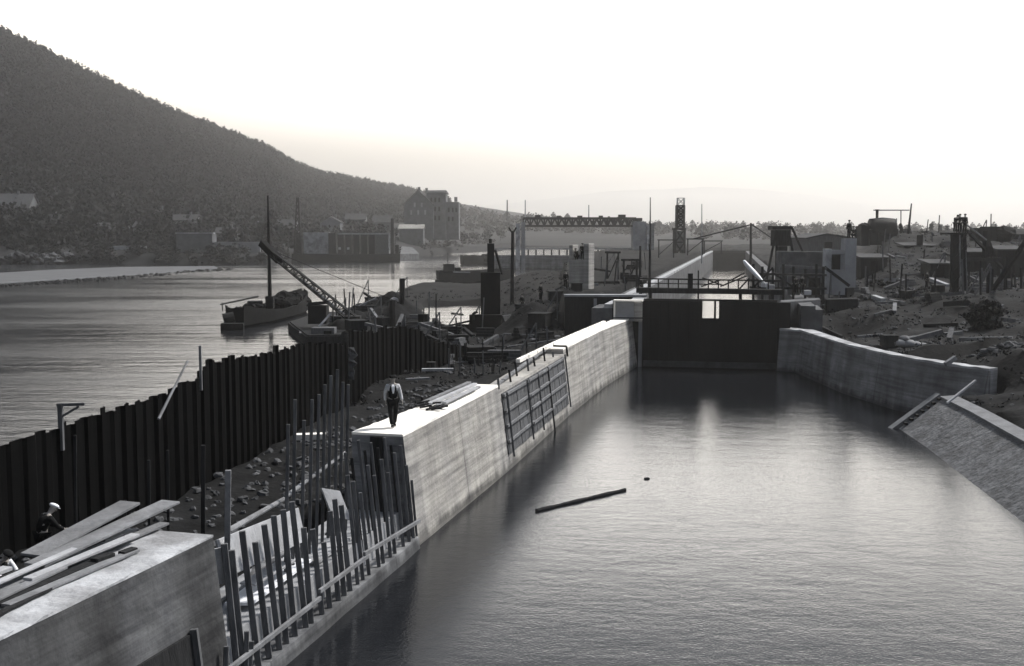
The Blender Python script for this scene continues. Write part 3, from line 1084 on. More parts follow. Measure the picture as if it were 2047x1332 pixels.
panel(D(446, 1158, 27.3), D(608, 1082, 31.9), (-0.22, 0.1, 0.98), 0.06, 'form_board', 'wood_pale', 'long pale shuttering board along the back of the bay', 'board')
panel(D(429, 1170, 26.4), D(452, 1165, 26.5), (-0.05, 0.05, 0.9), 0.05, 'form_board', 'wood_pale', 'short pale board on end beside the near wall', 'board')
panel(D(663, 1035, 34.2), D(700, 1040, 34.8), (-0.35, 0.0, 0.95), 0.06, 'form_board', 'wood_pale', 'pale tilted board leaning beside the tall poles', 'board')
panel(D(655, 1030, 34.6), D(672, 1035, 34.9), (-0.2, 0.0, 0.75), 0.05, 'form_board', 'wood_dark', 'black board behind the tilted pale board', 'board')
b = MB()
a = wall_pt(29.2, 1.9, 1.34)
b.hexa([wall_pt(28.6, 1.5, 1.45), wall_pt(28.8, 0.8, 1.45), wall_pt(32.6, 0.8, 1.5), wall_pt(32.6, 1.7, 1.5), wall_pt(28.6, 1.5, 1.53), wall_pt(28.8, 0.8, 1.53), wall_pt(32.6, 0.8, 1.58), wall_pt(32.6, 1.7, 1.58)])
tag(b.obj('loose_board', M['white']), 'white board lying flat on the concrete behind the stakes', 'board')
b = MB()
b.hexa([wall_pt(32.8, 1.9, 1.36), wall_pt(32.8, 0.7, 1.36), wall_pt(35.4, 0.7, 1.4), wall_pt(35.4, 1.9, 1.4), wall_pt(32.8, 1.9, 1.45), wall_pt(32.8, 0.7, 1.45), wall_pt(35.4, 0.7, 1.48), wall_pt(35.4, 1.9, 1.48)])
tag(b.obj('loose_board', M['conc_pale']), 'grey slab lying beside the white board in the bay', 'board')
b = MB()
b.bar(wall_pt(29.4, 1.2, 1.8), wall_pt(31.6, 1.0, 1.85), 0.5, 0.05)
tag(b.obj('loose_board', M['wood_pale']), 'pale plank resting across the white board', 'board')
b = MB()
b.tube(D(456, 1062, 28.2), D(567, 998, 32.5), 0.09, 0.07)
tag(b.obj('log_pole', M['wood_grey']), 'round pale pole lying along the back edge of the bay', 'pole')
b = MB()
b.tube(D(572, 992, 32.6), D(690, 905, 37.5), 0.07, 0.06)
tag(b.obj('log_pole', M['wood_grey']), 'round pole behind the tall poles running towards the new block', 'pole')

g3 = random.Random(31)
for i in range(9):
    y_ = 28.2 + i * 0.95
    a_ = g3.uniform(-0.5, 0.5)
    p = wall_pt(y_, g3.uniform(0.9, 2.3), 1.36)
    e = Vector((math.sin(a_ + 0.25), math.cos(a_ + 0.25), g3.uniform(-0.05, 0.12))) * g3.uniform(0.5, 1.2)
    mb = MB(); mb.bar(p - e, p + e + Vector((0, 0, 0.06)), g3.uniform(0.12, 0.3), 0.05)
    tag(mb.obj('offcut_board', M[g3.choice(('wood_grey', 'wood_dark', 'wood_pale', 'wood_mid'))]), f'loose offcut board on the floor of the bay, {ORD[i]} from the near wall', 'board', 'offcut boards in the open bay')
# near wall: form panel at the foot and planks along the top
fp = thing('shutter_panel', 'dark timber shutter panel at the foot of the stained near wall', 'formwork', wall_pt(22.5, -0.2, 0.5))
b = MB()
y0, y1 = 16.5, face_hit(388, 1262, 0.1).y
b.loft([[wall_pt(y, -0.03, 0.3), wall_pt(y, -0.10, 0.3), wall_pt(y, -0.10, 2.3), wall_pt(y, -0.03, 2.3)] for y in (y0, y1)])
b.obj('panel_sheet', M['wood_dark'], fp)
b = MB()
b.bar(wall_pt(y1 + 0.05, -0.13, 0.2), wall_pt(y1 + 0.05, -0.13, 2.4), 0.16, 0.14)
b.obj('post', M['wood_mid'], fp)
b = MB()
b.bar(wall_pt(y0, -0.15, 1.0), wall_pt(y1 - 0.1, -0.15, 1.0), 0.08, 0.12)
b.obj('batten', M['wood_mid'], fp)

def plank(y0, b0, y1, b1, z, wd, th, m, label, tilt=0.0, group='planks lying on the near wall', name='plank'):
    mb = MB()
    mb.bar(wall_pt(y0, b0, ZT) + Vector((0, 0, z)), wall_pt(y1, b1, ZT) + Vector((0, 0, z + tilt)), wd, th)
    return tag(mb.obj(name, M[m], bevel=0.006), label, 'plank', group)

plank(17.5, 2.15, 25.2, 2.0, 0.10, 0.34, 0.07, 'wood_pale', 'pale wide plank along the back of the near wall')
plank(19.2, 1.75, 26.4, 1.55, 0.09, 0.30, 0.06, 'wood_grey', 'grey plank beside the wide pale plank on the near wall')
plank(16.8, 1.30, 23.6, 1.15, 0.08, 0.26, 0.06, 'wood_dark', 'dark wet plank in the middle of the near wall top')
plank(20.5, 1.00, 24.3, 0.86, 0.07, 0.22, 0.06, 'wood_grey', 'short grey plank nearest the canal edge of the near wall')
plank(19.0, 0.75, 21.6, 0.92, 0.06, 0.16, 0.05, 'wood_dark', 'narrow black batten beside the bright canal edge')
plank(21.6, 1.45, 25.0, 1.38, 0.20, 0.24, 0.06, 'wood_pale', 'pale plank lying on top of the dark planks')
plank(22.4, 1.98, 27.0, 1.72, 0.20, 0.55, 0.06, 'wood_grey', 'broad grey shutter board with its far end raised', tilt=0.28)
plank(22.9, 2.5, 26.1, 2.3, 0.22, 0.60, 0.06, 'wood_grey', 'broad board overhanging the back of the near wall, its end lifted', tilt=0.42)
plank(18.0, 2.35, 22.0, 2.3, 0.24, 0.25, 0.08, 'wood_pale', 'pale beam stacked on the back edge above the wide plank')
plank(17.5, 1.6, 20.4, 1.7, 0.18, 0.30, 0.06, 'wood_dark', 'dark board under the grey planks at the picture edge')
plank(23.2, 1.12, 23.7, 1.05, 0.10, 0.22, 0.16, 'wood_dark', 'small dark wooden block on the near wall', name='wood_block')
plank(23.9, 0.95, 24.3, 0.9, 0.08, 0.20, 0.12, 'wood_dark', 'smaller dark wooden block further along the near wall', name='wood_block')
plank(18.5, 1.15, 22.6, 1.42, 0.15, 0.24, 0.05, 'wood_grey', 'grey plank lying askew over the dark wet plank')
plank(20.0, 2.05, 24.4, 1.85, 0.20, 0.22, 0.05, 'wood_dark', 'dark plank between the two pale planks of the near wall')
plank(21.0, 1.72, 26.0, 1.9, 0.27, 0.18, 0.05, 'wood_pale', 'narrow pale plank crossing the top of the pile')
plank(17.2, 0.98, 19.4, 0.86, 0.07, 0.26, 0.05, 'wood_grey', 'grey plank nearest the lower left corner')
b = MB()
b.tube(wall_pt(25.2, 2.2, ZT) + Vector((0, 0, .1)), wall_pt(28.4, 2.7, ZT) + Vector((0, 0, 0.0)), 0.07)
tag(b.obj('log_pole', M['wood_grey']), 'thin pole sticking out beyond the end of the near planks', 'pole')

# planks, bag and clutter on the new block
def plank_px(a, b_, z, wd, th, m, label, name='plank', group='planks stacked on the new block'):
    mb = MB()
    p, q = G(*a, ZT + z), G(*b_, ZT + z)
    mb.bar(p, q, wd, th)
    return tag(mb.obj(name, M[m], bevel=0.006), label, 'plank', group)

plank_px((845, 806), (938, 765), 0.06, 0.22, 0.1, 'wood_grey', 'grey plank on the new block, along its back edge')
plank_px((858, 808), (950, 768), 0.07, 0.20, 0.12, 'wood_pale', 'pale plank on the new block, next to the back plank')
plank_px((872, 812), (957, 774), 0.06, 0.20, 0.1, 'wood_grey', 'grey plank on the new block, third from its back edge')
plank_px((888, 806), (952, 775), 0.16, 0.20, 0.08, 'wood_pale', 'short pale plank on top of the stack on the new block')
b = MB()
for k in range(9):
    c = G(random.uniform(842, 888), random.uniform(806, 820), ZT + 0.06)
    b.bar(c + Vector((-0.25, 0, 0)), c + Vector((0.25, random.uniform(-.4, .4), 0.08)), 0.1, 0.08)
tag(b.obj('offcut_heap', M['wood_dark']), 'small heap of dark timber offcuts on the bright wall top', 'offcuts', kind='stuff')

# formwork panel on the next bay
fw = thing('formwork_panel', 'battened timber formwork panel fixed to the middle of the guide wall', 'formwork', wall_pt(Y_P0 + 3, -0.2, 0.5))
yA, yB = Y_P0 + 0.4, Y_P1 - 0.3
zt0 = 3.72
b = MB()
nb = 22
for k in range(nb):
    ya, yb = yA + (yB - yA) * k / nb, yA + (yB - yA) * (k + 0.93) / nb
    o1 = -0.05 - random.uniform(0, 0.03)
    b.loft([[wall_pt(y, -0.01, 0.75), wall_pt(y, o1, 0.75), wall_pt(y, o1, zt0), wall_pt(y, -0.01, zt0)] for y in (ya, yb)])
b.obj('boards', M['wood_pole'], fw)
for k, z in enumerate((3.6, 2.9, 2.15, 1.4)):
    b = MB()
    nseg = 3
    for s_ in range(nseg):
        ya, yb = yA + (yB - yA) * (s_ / nseg), yA + (yB - yA) * ((s_ + 1.06) / nseg)
        jz = random.uniform(-0.06, 0.06)
        b.bar(wall_pt(ya, -0.14 - 0.05 * (s_ % 2), z + jz), wall_pt(min(yb, yB), -0.14 - 0.05 * (s_ % 2), z + jz + random.uniform(-.04, .04)), 0.10, 0.13)
    b.obj('waling', M['wood_grey'], fw)
for k, t in enumerate((0.02, 0.30, 0.47, 0.64, 0.98)):
    b = MB()
    y = yA + (yB - yA) * t
    b.bar(wall_pt(y, -0.22, 0.6 if k != 3 else -0.4), wall_pt(y, -0.22, 3.75 if k < 4 else 3.9), 0.08, 0.08, up=(0.2, -1, 0))
    b.obj('soldier_post', M['wood_mid'] if k != 3 else M['wood_dark'], fw)
# short uprights above the panel
for i in range(7):
    y = yA + (yB - yA) * (i + 0.3) / 7 + random.uniform(-.2, .2)
    bk = random.uniform(0.1, 0.55)
    stake(wall_pt(y, bk, 3.86), wall_pt(y + random.uniform(-.1, .1), bk, 4.4 + random.uniform(-0.2, 0.45)), 0.10,
          f'short upright above the formwork panel, {ORD[i]} from the near end', 'uprights above the formwork panel', m='wood_mid' if i % 3 == 0 else 'wood_dark', name='form_upright')
for i in range(5):
    y0 = Y_P0 + 1 + i * 2.4
    b = MB()
    b.bar(wall_pt(y0, 0.5 + 0.1 * i, 3.92 + 0.05 * i), wall_pt(y0 + 4.2, 0.75, 3.96 + 0.08 * i), 0.2, 0.08)
    tag(b.obj('plank', M['wood_grey']), f'grey plank on the low wall behind the formwork, {ORD[i]} from the near end', 'plank', 'planks behind the formwork panel')
# cramp over the wall at the far side of the panel
b = MB()
pa, pb = wall_pt(Y_P1 + 0.9, -0.06, ZT + 0.06), wall_pt(Y_P1 + 0.9, back_w(Y_P1) * 0.8, ZT + 0.06)
b.bar(pa, pb, 0.10, 0.1)
b.bar(pa, wall_pt(Y_P1 + 0.9, -0.06, 3.6), 0.10, 0.1, up=(0, 1, 0))
tag(b.obj('wall_cramp', M['wood_dark']), 'dark timber cramp hooked over the wall top past the formwork', 'cramp')

# ------------------------------------------------------------------ sheet pile wall
def pile_wall(pts, ztops, zb, label):
    """interlocked U-section piles, each a little different in height"""
    mb = MB()
    seg = 0.40
    path_ = []
    for i in range(len(pts) - 1):
        L_ = (pts[i + 1] - pts[i]).length
        n_ = max(1, int(L_ / seg))
        for k in range(n_):
            t = (k + (random.uniform(-0.22, 0.22) if 0 < k < n_ - 1 else 0)) / n_
            path_.append((pts[i].lerp(pts[i + 1], t), ztops[i] + (ztops[i + 1] - ztops[i]) * t, (pts[i + 1] - pts[i]).normalized()))
    n = len(path_)
    for k in range(n - 1):
        p, zt_, d = path_[k]
        q, _, _ = path_[k + 1]
        nr = Vector((d.y, -d.x, 0))
        off = nr * ((0.05 if k % 2 else -0.05) + random.uniform(-0.02, 0.02))
        z1 = zt_ + random.uniform(-0.11, 0.11) + (random.uniform(-0.15, 0.25) if random.random() < 0.12 else 0)
        e = (q - p)
        a0, a1, b0, b1 = p + off, p + e * 0.72 + off, p + e * 0.72 + off, q - off
        th = nr * 0.04
        for s0, s1 in ((a0, a1), (b0, b1)):
            mb.hexa([Vector((v.x, v.y, zb)) for v in (s0, s1, s1 - th, s0 - th)] + [Vector((v.x, v.y, z1)) for v in (s0, s1, s1 - th, s0 - th)])
    return mb

def pz(px, py, d):
    p = D(px, py, d)
    return Vector((p.x, p.y, 0)), p.z

pp = [(-420, 1040, 24), (0, 890, 32), (120, 852, 35), (200, 827, 37.5), (330, 790, 42.5), (340, 778, 42.8), (398, 752, 45.4), (404, 732, 45.7), (415, 724, 46.2), (488, 711, 50.5), (493, 717, 50.8), (598, 690, 58), (640, 686, 61.5), (700, 690, 66.5)]
P_, Z_ = zip(*[pz(*a) for a in pp])
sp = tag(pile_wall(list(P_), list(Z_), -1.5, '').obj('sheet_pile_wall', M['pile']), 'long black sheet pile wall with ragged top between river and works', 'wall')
def pile_xy(px, t=0.0):
    for i in range(len(pp) - 1):
        if pp[i][0] <= px <= pp[i + 1][0]:
            k = (px - pp[i][0]) / (pp[i + 1][0] - pp[i][0])
            return P_[i].lerp(P_[i + 1], k), Z_[i] + (Z_[i + 1] - Z_[i]) * k
# black screen added for the shade of the backlit slopes
pp2 = [(700, 668, 66.6), (716, 660, 68), (740, 664, 71), (800, 655, 76), (842, 660, 79), (846, 676, 79.4), (900, 690, 84), (955, 694, 90)]
P2, Z2 = zip(*[pz(*a) for a in pp2])
tag(pile_wall(list(P2), list(Z2), 0.4, '').obj('shade_screen', M['pile']), 'low black screen added for the shaded slopes right of the sheet piles', 'wall')

# bracket, staff and leaning pole on the sheet piles
q, zt_ = pile_xy(124)
gb = thing('timber_bracket', 'timber gallows bracket standing on top of the black sheet piles', 'bracket', (q.x, q.y, zt_ - 0.3))
b = MB(); b.bar((q.x, q.y - 0.1, zt_ - 0.8), (q.x, q.y - 0.1, ZP(807, q.y)), 0.14, 0.14); b.obj('post', M['wood_mid'], gb)
zt2 = ZP(809, q.y)
xr = XP(172, 809, q.y)
b = MB(); b.bar((q.x - 0.1, q.y - 0.1, zt2), (xr, q.y - 0.1, zt2 + 0.03), 0.10, 0.09); b.obj('arm', M['wood_mid'], gb)
b = MB(); b.bar((q.x + 0.04, q.y - 0.1, ZP(832, q.y)), (XP(160, 812, q.y), q.y - 0.1, ZP(812, q.y)), 0.07, 0.07); b.obj('brace', M['wood_mid'], gb)
q, zt_ = pile_xy(405)
b = MB(); b.bar((q.x, q.y - 0.3, zt_ - 1), (q.x, q.y - 0.3, ZP(690, q.y)), 0.1, 0.1)
tag(b.obj('survey_staff', M['wood_grey']), 'thin pale upright staff on the step of the sheet piles', 'post')
b = MB(); b.tube(D(317, 838, 40.5), D(375, 722, 43.2), 0.055, 0.04)
tag(b.obj('leaning_pole', M['wood_grey']), 'long thin pole leaning against the sheet pile top', 'pole')
for i, (px, pt, pb, d) in enumerate(((150, 870, 1100, 33.5), (250, 1000, 1090, 31), (297, 920, 1060, 33), (335, 900, 1010, 35))):
    stake((XP(px, pb, d), d, ZP(pb, d) - 1.0), D(px, pt, d), 0.09, f'faint dark post in front of the black sheet piles, {ORD[i]} from the left', 'posts in front of the sheet piles', m='wood_dark', name='timber_post')

# ------------------------------------------------------------------ lock head, gate, chamber
gl, gr = Vector((GATE_L.x, GATE_L.y, 0)), Vector((GATE_R.x, GATE_R.y, 0))
gd = (gr - gl).normalized()
gn = Vector((gd.y, -gd.x, 0))              # towards the camera
if gn.y > 0:
    gn = -gn
ZG = 5.72
gate = thing('lock_gate', 'black steel lock gate closing the chamber, with a bright sluice opening at its top centre', 'lock gate', gl.lerp(gr, 0.5))
def gpt(px, z):
    """point on the gate plane under a pixel column"""
    best, bt = 1e9, 0
    for k in range(401):
        t = k / 400
        p = gl.lerp(gr, t)
        e = abs(1023.5 + FPX * p.x / p.y - px)
        if e < best:
            best, bt = e, t
    p = gl.lerp(gr, bt)
    return Vector((p.x, p.y, z))
def gate_leaf(a, b_, z0, z1, nm, m, parent):
    mb = MB()
    mb.hexa([a, b_, b_ - gn * 0.5, a - gn * 0.5] and [Vector((v.x, v.y, zz)) for zz in (z0, z1) for v in (a, b_, b_ - gn * 0.5, a - gn * 0.5)])
    return mb.obj(nm, m, parent)
zo = ZP(637, gpt(1420, 0).y)
a, b1, b2, c = gpt(1286, 0), gpt(1405, 0), gpt(1438, 0), gpt(1556, 0)
mid_g = gpt(1421, 0)
lf = gate_leaf(a, mid_g, -1.5, zo, 'gate_leaf', M['gate'], gate)
rf = gate_leaf(mid_g, c, -1.5, zo, 'gate_leaf', M['gate'], gate)
gate_leaf(a, b1, zo + 0.004, ZG, 'upper_plate', M['gate'], lf)
gate_leaf(b2, c, zo + 0.004, ZG, 'upper_plate', M['gate'], rf)
for e_, sg_ in ((gl, -1), (gr, 1)):
    mb = MB()
    q0_, q1_ = e_ + gd * sg_ * 0.02 - gn * 0.3, e_ + gd * sg_ * 1.1 - gn * 0.3
    mb.hexa([Vector((v.x, v.y, zz)) for zz in (-1.5, ZG - 0.05) for v in (q0_, q1_, q1_ - gn * 0.5, q0_ - gn * 0.5)])
    mb.obj('quoin_post', M['gate'], gate)
gate_leaf(gpt(1428.5, 0), gpt(1432, 0), zo + 0.004, ZG, 'sluice_post', M['steel'], gate)
mb = MB(); mb.bar(Vector((a.x, a.y, ZG + 0.09)) - gn * 0.25, Vector((c.x, c.y, ZG + 0.09)) - gn * 0.25, 0.4, 0.14); mb.obj('top_beam', M['steel'], gate)
for k in range(13):
    p = gl.lerp(gr, (k + 0.5) / 13)
    if k in (6,):
        continue
    mb = MB(); mb.bar(p + gn * 0.06 + Vector((0, 0, -1)), p + gn * 0.06 + Vector((0, 0, ZG - 0.1)), 0.1, 0.12, up=tuple(gn)); mb.obj('rib', M['gate'], lf if k < 6 else rf)
mb = MB(); mb.bar(gl + gn * 0.08 + Vector((0, 0, 0.35)), gr + gn * 0.08 + Vector((0, 0, 0.35)), 0.14, 0.5); mb.obj('fender_beam', M['gate_wet'], gate)

def wall_box(name, a, b_, back, z0, z1, m, label, cat='wall', group=None, bevel=0.04):
    """upright wall from plan point a to b, thickness towards back vector"""
    mb = MB()
    mb.hexa([Vector((v.x, v.y, zz)) for zz in (z0, z1) for v in (a, b_, b_ + back, a + back)])
    return tag(mb.obj(name, M[m], bevel=bevel), label, cat, group)

# chamber walls
cl = [Vector((gl.x - 2.6, gl.y + 0.9, 0)), Vector((CH_L2.x, 372, 0))]
cr = [Vector((gr.x + 2.4, gr.y + 1.6, 0)), Vector((CH_R2.x, 369, 0))]
cdir = (cl[1] - cl[0]).normalized()
cnl = Vector((-cdir.y, cdir.x, 0))
chl = thing('chamber_wall', 'long grey lock chamber wall with pale coping, left of the chamber water', 'wall', cl[0])
mb = MB(); mb.hexa([Vector((v.x, v.y, zz)) for zz in (-1.5, 5.0) for v in (cl[0], cl[1], cl[1] + cnl * 1.8, cl[0] + cnl * 1.8)]); mb.obj('wall_face', M['conc_dark'], chl)
mb = MB(); mb.hexa([Vector((v.x, v.y, zz)) for zz in (5.0, 5.35) for v in (cl[0] - cnl * 0.02, cl[1] - cnl * 0.02, cl[1] + cnl * 0.7, cl[0] + cnl * 0.7)]); mb.obj('coping', M['conc_pale'], chl)
chr_ = thing('chamber_wall', 'dark lock chamber wall behind the timber staging, right of the chamber water', 'wall', cr[0])
mb = MB(); mb.hexa([Vector((v.x, v.y, zz)) for zz in (-1.5, 5.0) for v in (cr[0], cr[0] - cnl * 1.8, cr[1] - cnl * 1.8, cr[1])]); mb.obj('wall_face', M['conc_dark'], chr_)
mb = MB(); mb.hexa([Vector((v.x, v.y, zz)) for zz in (5.0, 5.3) for v in (cr[0], cr[0] - cnl * 1.2, cr[1] - cnl * 1.2, cr[1])]); mb.obj('coping', M['conc_dark'], chr_)
ug = thing('upper_gate', 'dark upper lock gate at the far end of the chamber', 'lock gate', cl[1].lerp(cr[1], 0.5))
mb = MB(); mb.hexa([Vector((v.x, v.y, zz)) for zz in (-1.5, 4.9) for v in (cl[1], cr[1], cr[1] + cdir, cl[1] + cdir)]); mb.obj('gate_leaf', M['steel'], ug)
mb = MB(); mb.bar(cl[1] + Vector((0, -0.3, 5.2)), cr[1] + Vector((0, -0.3, 5.2)), 0.8, 0.5); mb.obj('top_beam', M['wood_dark'], ug)

# lock head abutments
lpa, lpb = D(1129, 600, 100.2), D(1243, 600, 100.2)
aw = thing('abutment_wall', 'tall dark retaining wall below the white pier, left of the lock gate', 'wall', (lpa.x, 100, 0))
mb = MB(); mb.hexa([Vector(v) for v in ((lpa.x, 100.0, 0), (lpb.x + 2.2, 100.0, 0), (lpb.x + 2.2, 101.4, 0), (lpa.x, 101.4, 0), (lpa.x, 100.0, ZPL + 0.05), (lpb.x + 2.2, 100.0, ZPL + 0.05), (lpb.x + 2.2, 101.4, ZPL + 0.05), (lpa.x, 101.4, ZPL + 0.05))]); mb.obj('wall_face', M['wood_dark'], aw)
mb = MB(); mb.box((XP(1190, 600, 99.9), 99.9, 3.2), (0.28, 0.16, 4.6)); mb.obj('edge_strip', M['conc_mid'], aw)
mb = MB(); mb.box(((lpa.x + lpb.x) / 2 + 1.1, 100.5, ZPL + 0.16), (lpb.x - lpa.x + 2.3, 1.3, 0.18)); mb.obj('coping', M['conc_mid'], aw)
# side wall from the abutment to the gate
wall_box('head_wall', Vector((lpb.x + 2.25, 100.0, 0)), Vector((gl.x - 0.05, gl.y + 0.3, 0)), Vector((-1.2, 0.3, 0)), -1, ZPL, 'conc_mid', 'short grey concrete wall between the dark abutment and the gate')
kb = thing('gate_pier', 'small grey concrete block with a pale corner pilaster, left of the gate', 'pier', D(1258, 632, 93))
ka, kb_ = D(1229, 632, 93.2), D(1285, 632, 92.6)
mb = MB(); mb.hexa([Vector(v) for zz in (ZT - 0.2, 5.65) for v in ((ka.x, 93.0, zz), (kb_.x - 0.72, 92.7, zz), (kb_.x - 0.72, 95.0, zz), (ka.x, 95.2, zz))]); mb.obj('block', M['conc_mid'], kb, bevel=0.03)
mb = MB(); mb.hexa([Vector(v) for zz in (ZT - 0.2, 5.6) for v in ((kb_.x - 0.71, 92.55, zz), (kb_.x - 0.05, 92.5, zz), (kb_.x - 0.05, 94.9, zz), (kb_.x - 0.71, 95.0, zz))]); mb.obj('pilaster', M['conc_new'], kb, bevel=0.03)
mb = MB(); mb.box((ka.x - 0.06, 92.95, 4.9), (0.14, 0.12, 1.5)); mb.obj('edge_strip', M['conc_top'], kb)
mb = MB(); mb.bar((ka.x - 0.1, 93.2, 5.75), (kb_.x, 92.7, 5.75), 0.9, 0.12); mb.obj('coping', M['conc_top'], kb)
mb = MB(); mb.bar((ka.x - 0.2, 92.35, ZT + 0.12), (kb_.x + 0.1, 92.2, ZT + 0.12), 0.12, 0.1); mb.obj('rail', M['wood_dark'], kb)

# right head: abutment blocks behind the right guide wall
wall_box('abutment_wall', D(1560, 600, 95) * 1, D(1640, 600, 99), Vector((0.6, 2.5, 0)), 0, 5.5, 'conc_dark', 'stained grey abutment block behind the right end of the gate')
wall_box('abutment_wall', D(1652, 600, 99.5), D(1716, 600, 101), Vector((0.3, 1.5, 0)), 0, 5.45, 'wood_dark', 'dark timber faced abutment at the right edge of the gate pit')
wall_box('abutment_wall', D(1600, 600, 93.0), D(1606, 600, 94.6), Vector((0.35, 0, 0)), 1, 4.6, 'wood_dark', 'narrow dark post block in the pit beside the right guide wall', cat='post')

# footbridge over the gate
FB = 96.5
fx0, fx1 = XP(1272, 580, FB), XP(1562, 580, FB - 1)
fb = thing('footbridge', 'dark timber footbridge with railings crossing above the lock gate', 'footbridge', ((fx0 + fx1) / 2, FB, ZP(588, FB)))
def fpt(px, py, dy_=0.0):
    d = FB - (px - 1272) / 290 * 1.0 + dy_
    return D(px, py, d)
mb = MB(); mb.bar(fpt(1272, 580), fpt(1562, 584), 1.2, 0.45); mb.obj('deck_beam', M['wood_dark'], fb)
mb = MB(); mb.bar(fpt(1276, 557, -0.5), fpt(1560, 562, -0.5), 0.09, 0.12); mb.obj('handrail', M['wood_dark'], fb)
mb = MB(); mb.bar(fpt(1276, 566, -0.5), fpt(1440, 569, -0.5), 0.05, 0.08); mb.obj('mid_rail', M['wood_dark'], fb)
for k in range(15):
    px = 1276 + k * 20
    mb = MB(); mb.bar(fpt(px, 578, -0.5), fpt(px, 556 + (px - 1276) * 0.018, -0.5), 0.1, 0.1); mb.obj('rail_post', M['wood_dark'], fb)
for (p, q) in (((1402, 573), (1440, 560)), ((1440, 573), (1492, 552)), ((1458, 562), (1488, 546)), ((1478, 578), (1498, 556)), ((1404, 556), (1446, 571))):
    mb = MB(); mb.bar(fpt(*p, -0.6), fpt(*q, -0.6), 0.10, 0.12); mb.obj('brace', M['wood_dark'], fb)
mb = MB(); mb.box(fpt(1380, 562, -0.3), (0.4, 0.3, 1.3)); mb.obj('cabinet', M['wood_dark'], fb)
for px in (1300, 1480, 1540):
    mb = MB(); mb.bar(fpt(px, 600, 0.3) + Vector((0, 0, -2 if px > 1550 else 0)), fpt(px, 584, 0.3), 0.25, 0.25); mb.obj('bearer', M['wood_dark'], fb)

def post(px, pt, pb, d, wd, label, m='wood_dark', name='post', group=None, pxt=None, taper=0.7):
    mb = MB()
    a = D(px, pb, d)
    zt_ = ZP(pt, d)
    mb.tube(a + Vector((0, 0, -0.8)), (D(px if pxt is None else pxt, pt, d).x, d, zt_), wd / 2, wd / 2 * taper, 8)
    return tag(mb.obj(name, M[m]), label, 'post', group)

post(1396, 541, 600, 97.5, 0.16, 'dark pole standing at the centre of the footbridge', name='pole')
post(1300, 395, 520, 150, 0.28, 'tall thin mast rising behind the right weir tower', name='mast', taper=0.4)
post(1280, 492, 575, 118, 0.32, 'dark post left of the footbridge end', name='pole')
post(1299, 488, 575, 122, 0.32, 'dark post behind the left end of the footbridge', name='pole')
post(1403, 408, 520, 250, 0.4, 'tall pale mast beside the lattice tower', name='mast', m='conc_mid', taper=0.4)
post(1501, 446, 520, 200, 0.5, 'dark crane mast with stay wires beyond the chamber', name='mast')
for i, (p, q) in enumerate((((1503, 449), (1548, 480)), ((1499, 450), (1385, 478)))):
    mb = MB(); mb.tube(D(*p, 200), D(*q, 205), 0.14, 0.12, 5)
    tag(mb.obj('stay_wire', M['steel']), ('stay running down to the right from the crane mast', 'long faint boom line running left from the crane mast')[i], 'cable')
post(1050, 400, 440, 420, 0.5, 'faint mast above the left end of the weir gantry', name='mast', m='conc_mid')
post(1177, 410, 440, 420, 0.5, 'faint mast above the middle of the weir gantry', name='mast', m='conc_mid')

# ------------------------------------------------------------------ white pier with men
PD = 112.0
wp = thing('concrete_pier', 'pale square concrete pier with a notched top, standing on the lock plateau', 'pier', D(1165, 582, PD))
cx = XP(1164, 580, PD)
Rp = Matrix.Rotation(math.radians(-24), 3, 'Z')
zb0, zb1, zh = ZPL - 0.3, ZP(520, PD), ZP(487, PD)
mb = MB(); mb.box((cx, PD + 1.2, (zb0 + zb1) / 2), (2.15, 1.7, zb1 - zb0), R=Rp); mb.obj('shaft', M['conc_new'], wp, bevel=0.04)
for s_, wd, zz in ((-1, 0.4, ZP(490, PD)), (1, 0.55, zh)):
    mb = MB()
    off_ = Rp @ Vector((s_ * (1.075 - wd / 2), 0, 0))
    mb.box((cx + off_.x, PD + 1.2 + off_.y, (zb1 + zz) / 2 + 0.002), (wd, 1.7, zz - zb1), R=Rp)
    mb.obj('upstand', M['conc_new'], wp, bevel=0.03)
off_ = Rp @ Vector((-0.25, 0.75, 0))
mb = MB(); mb.box((cx + off_.x, PD + 1.2 + off_.y, (zb1 + ZP(500, PD)) / 2 + 0.002), (0.9, 0.15, ZP(500, PD) - zb1), R=Rp); mb.obj('back_board', M['wood_pale'], wp)

# ------------------------------------------------------------------ weir across the river
WD = 345.0
wr = thing('weir', 'low dark weir sill with a piered footway across the river', 'weir', (XP(1150, 530, WD), WD, 0))
x0, x1 = XP(985, 520, WD), XP(1300, 520, WD)
mb = MB(); mb.box(((x0 + x1) / 2, WD + 1.5, 1.2), (x1 - x0, 3, 6.4)); mb.obj('sill', M['conc_end'], wr)
zf = ZP(499, WD + 3)
mb = MB(); mb.box(((x0 + x1) / 2, WD + 3.2, zf + 0.2), (x1 - x0, 1.2, 0.5)); mb.obj('footway', M['conc_mid'], wr)
for px in [1056 + 15.5 * k for k in range(15)]:
    mb = MB(); mb.box((XP(px, 505, WD + 3), WD + 3.2, (4.4 + zf) / 2), (0.45, 0.9, zf - 4.4)); mb.obj('footway_post', M['steel'], wr)
mb = MB(); mb.add([(x0 - 2, WD + 3.1, 3.9), (x1 + 3, WD + 3.1, 3.9), (XP(1330, 500, 540), 560, 3.9), (XP(1020, 500, 540), 560, 3.9)], [(0, 1, 2, 3)])
struct(mb.obj('upstream_water', M['canal'], at=(0, 0, 3.9)))
gy = thing('weir_gantry', 'hazy lattice gantry bridge spanning two tall weir towers', 'gantry', (XP(1160, 520, WD), WD, 0))
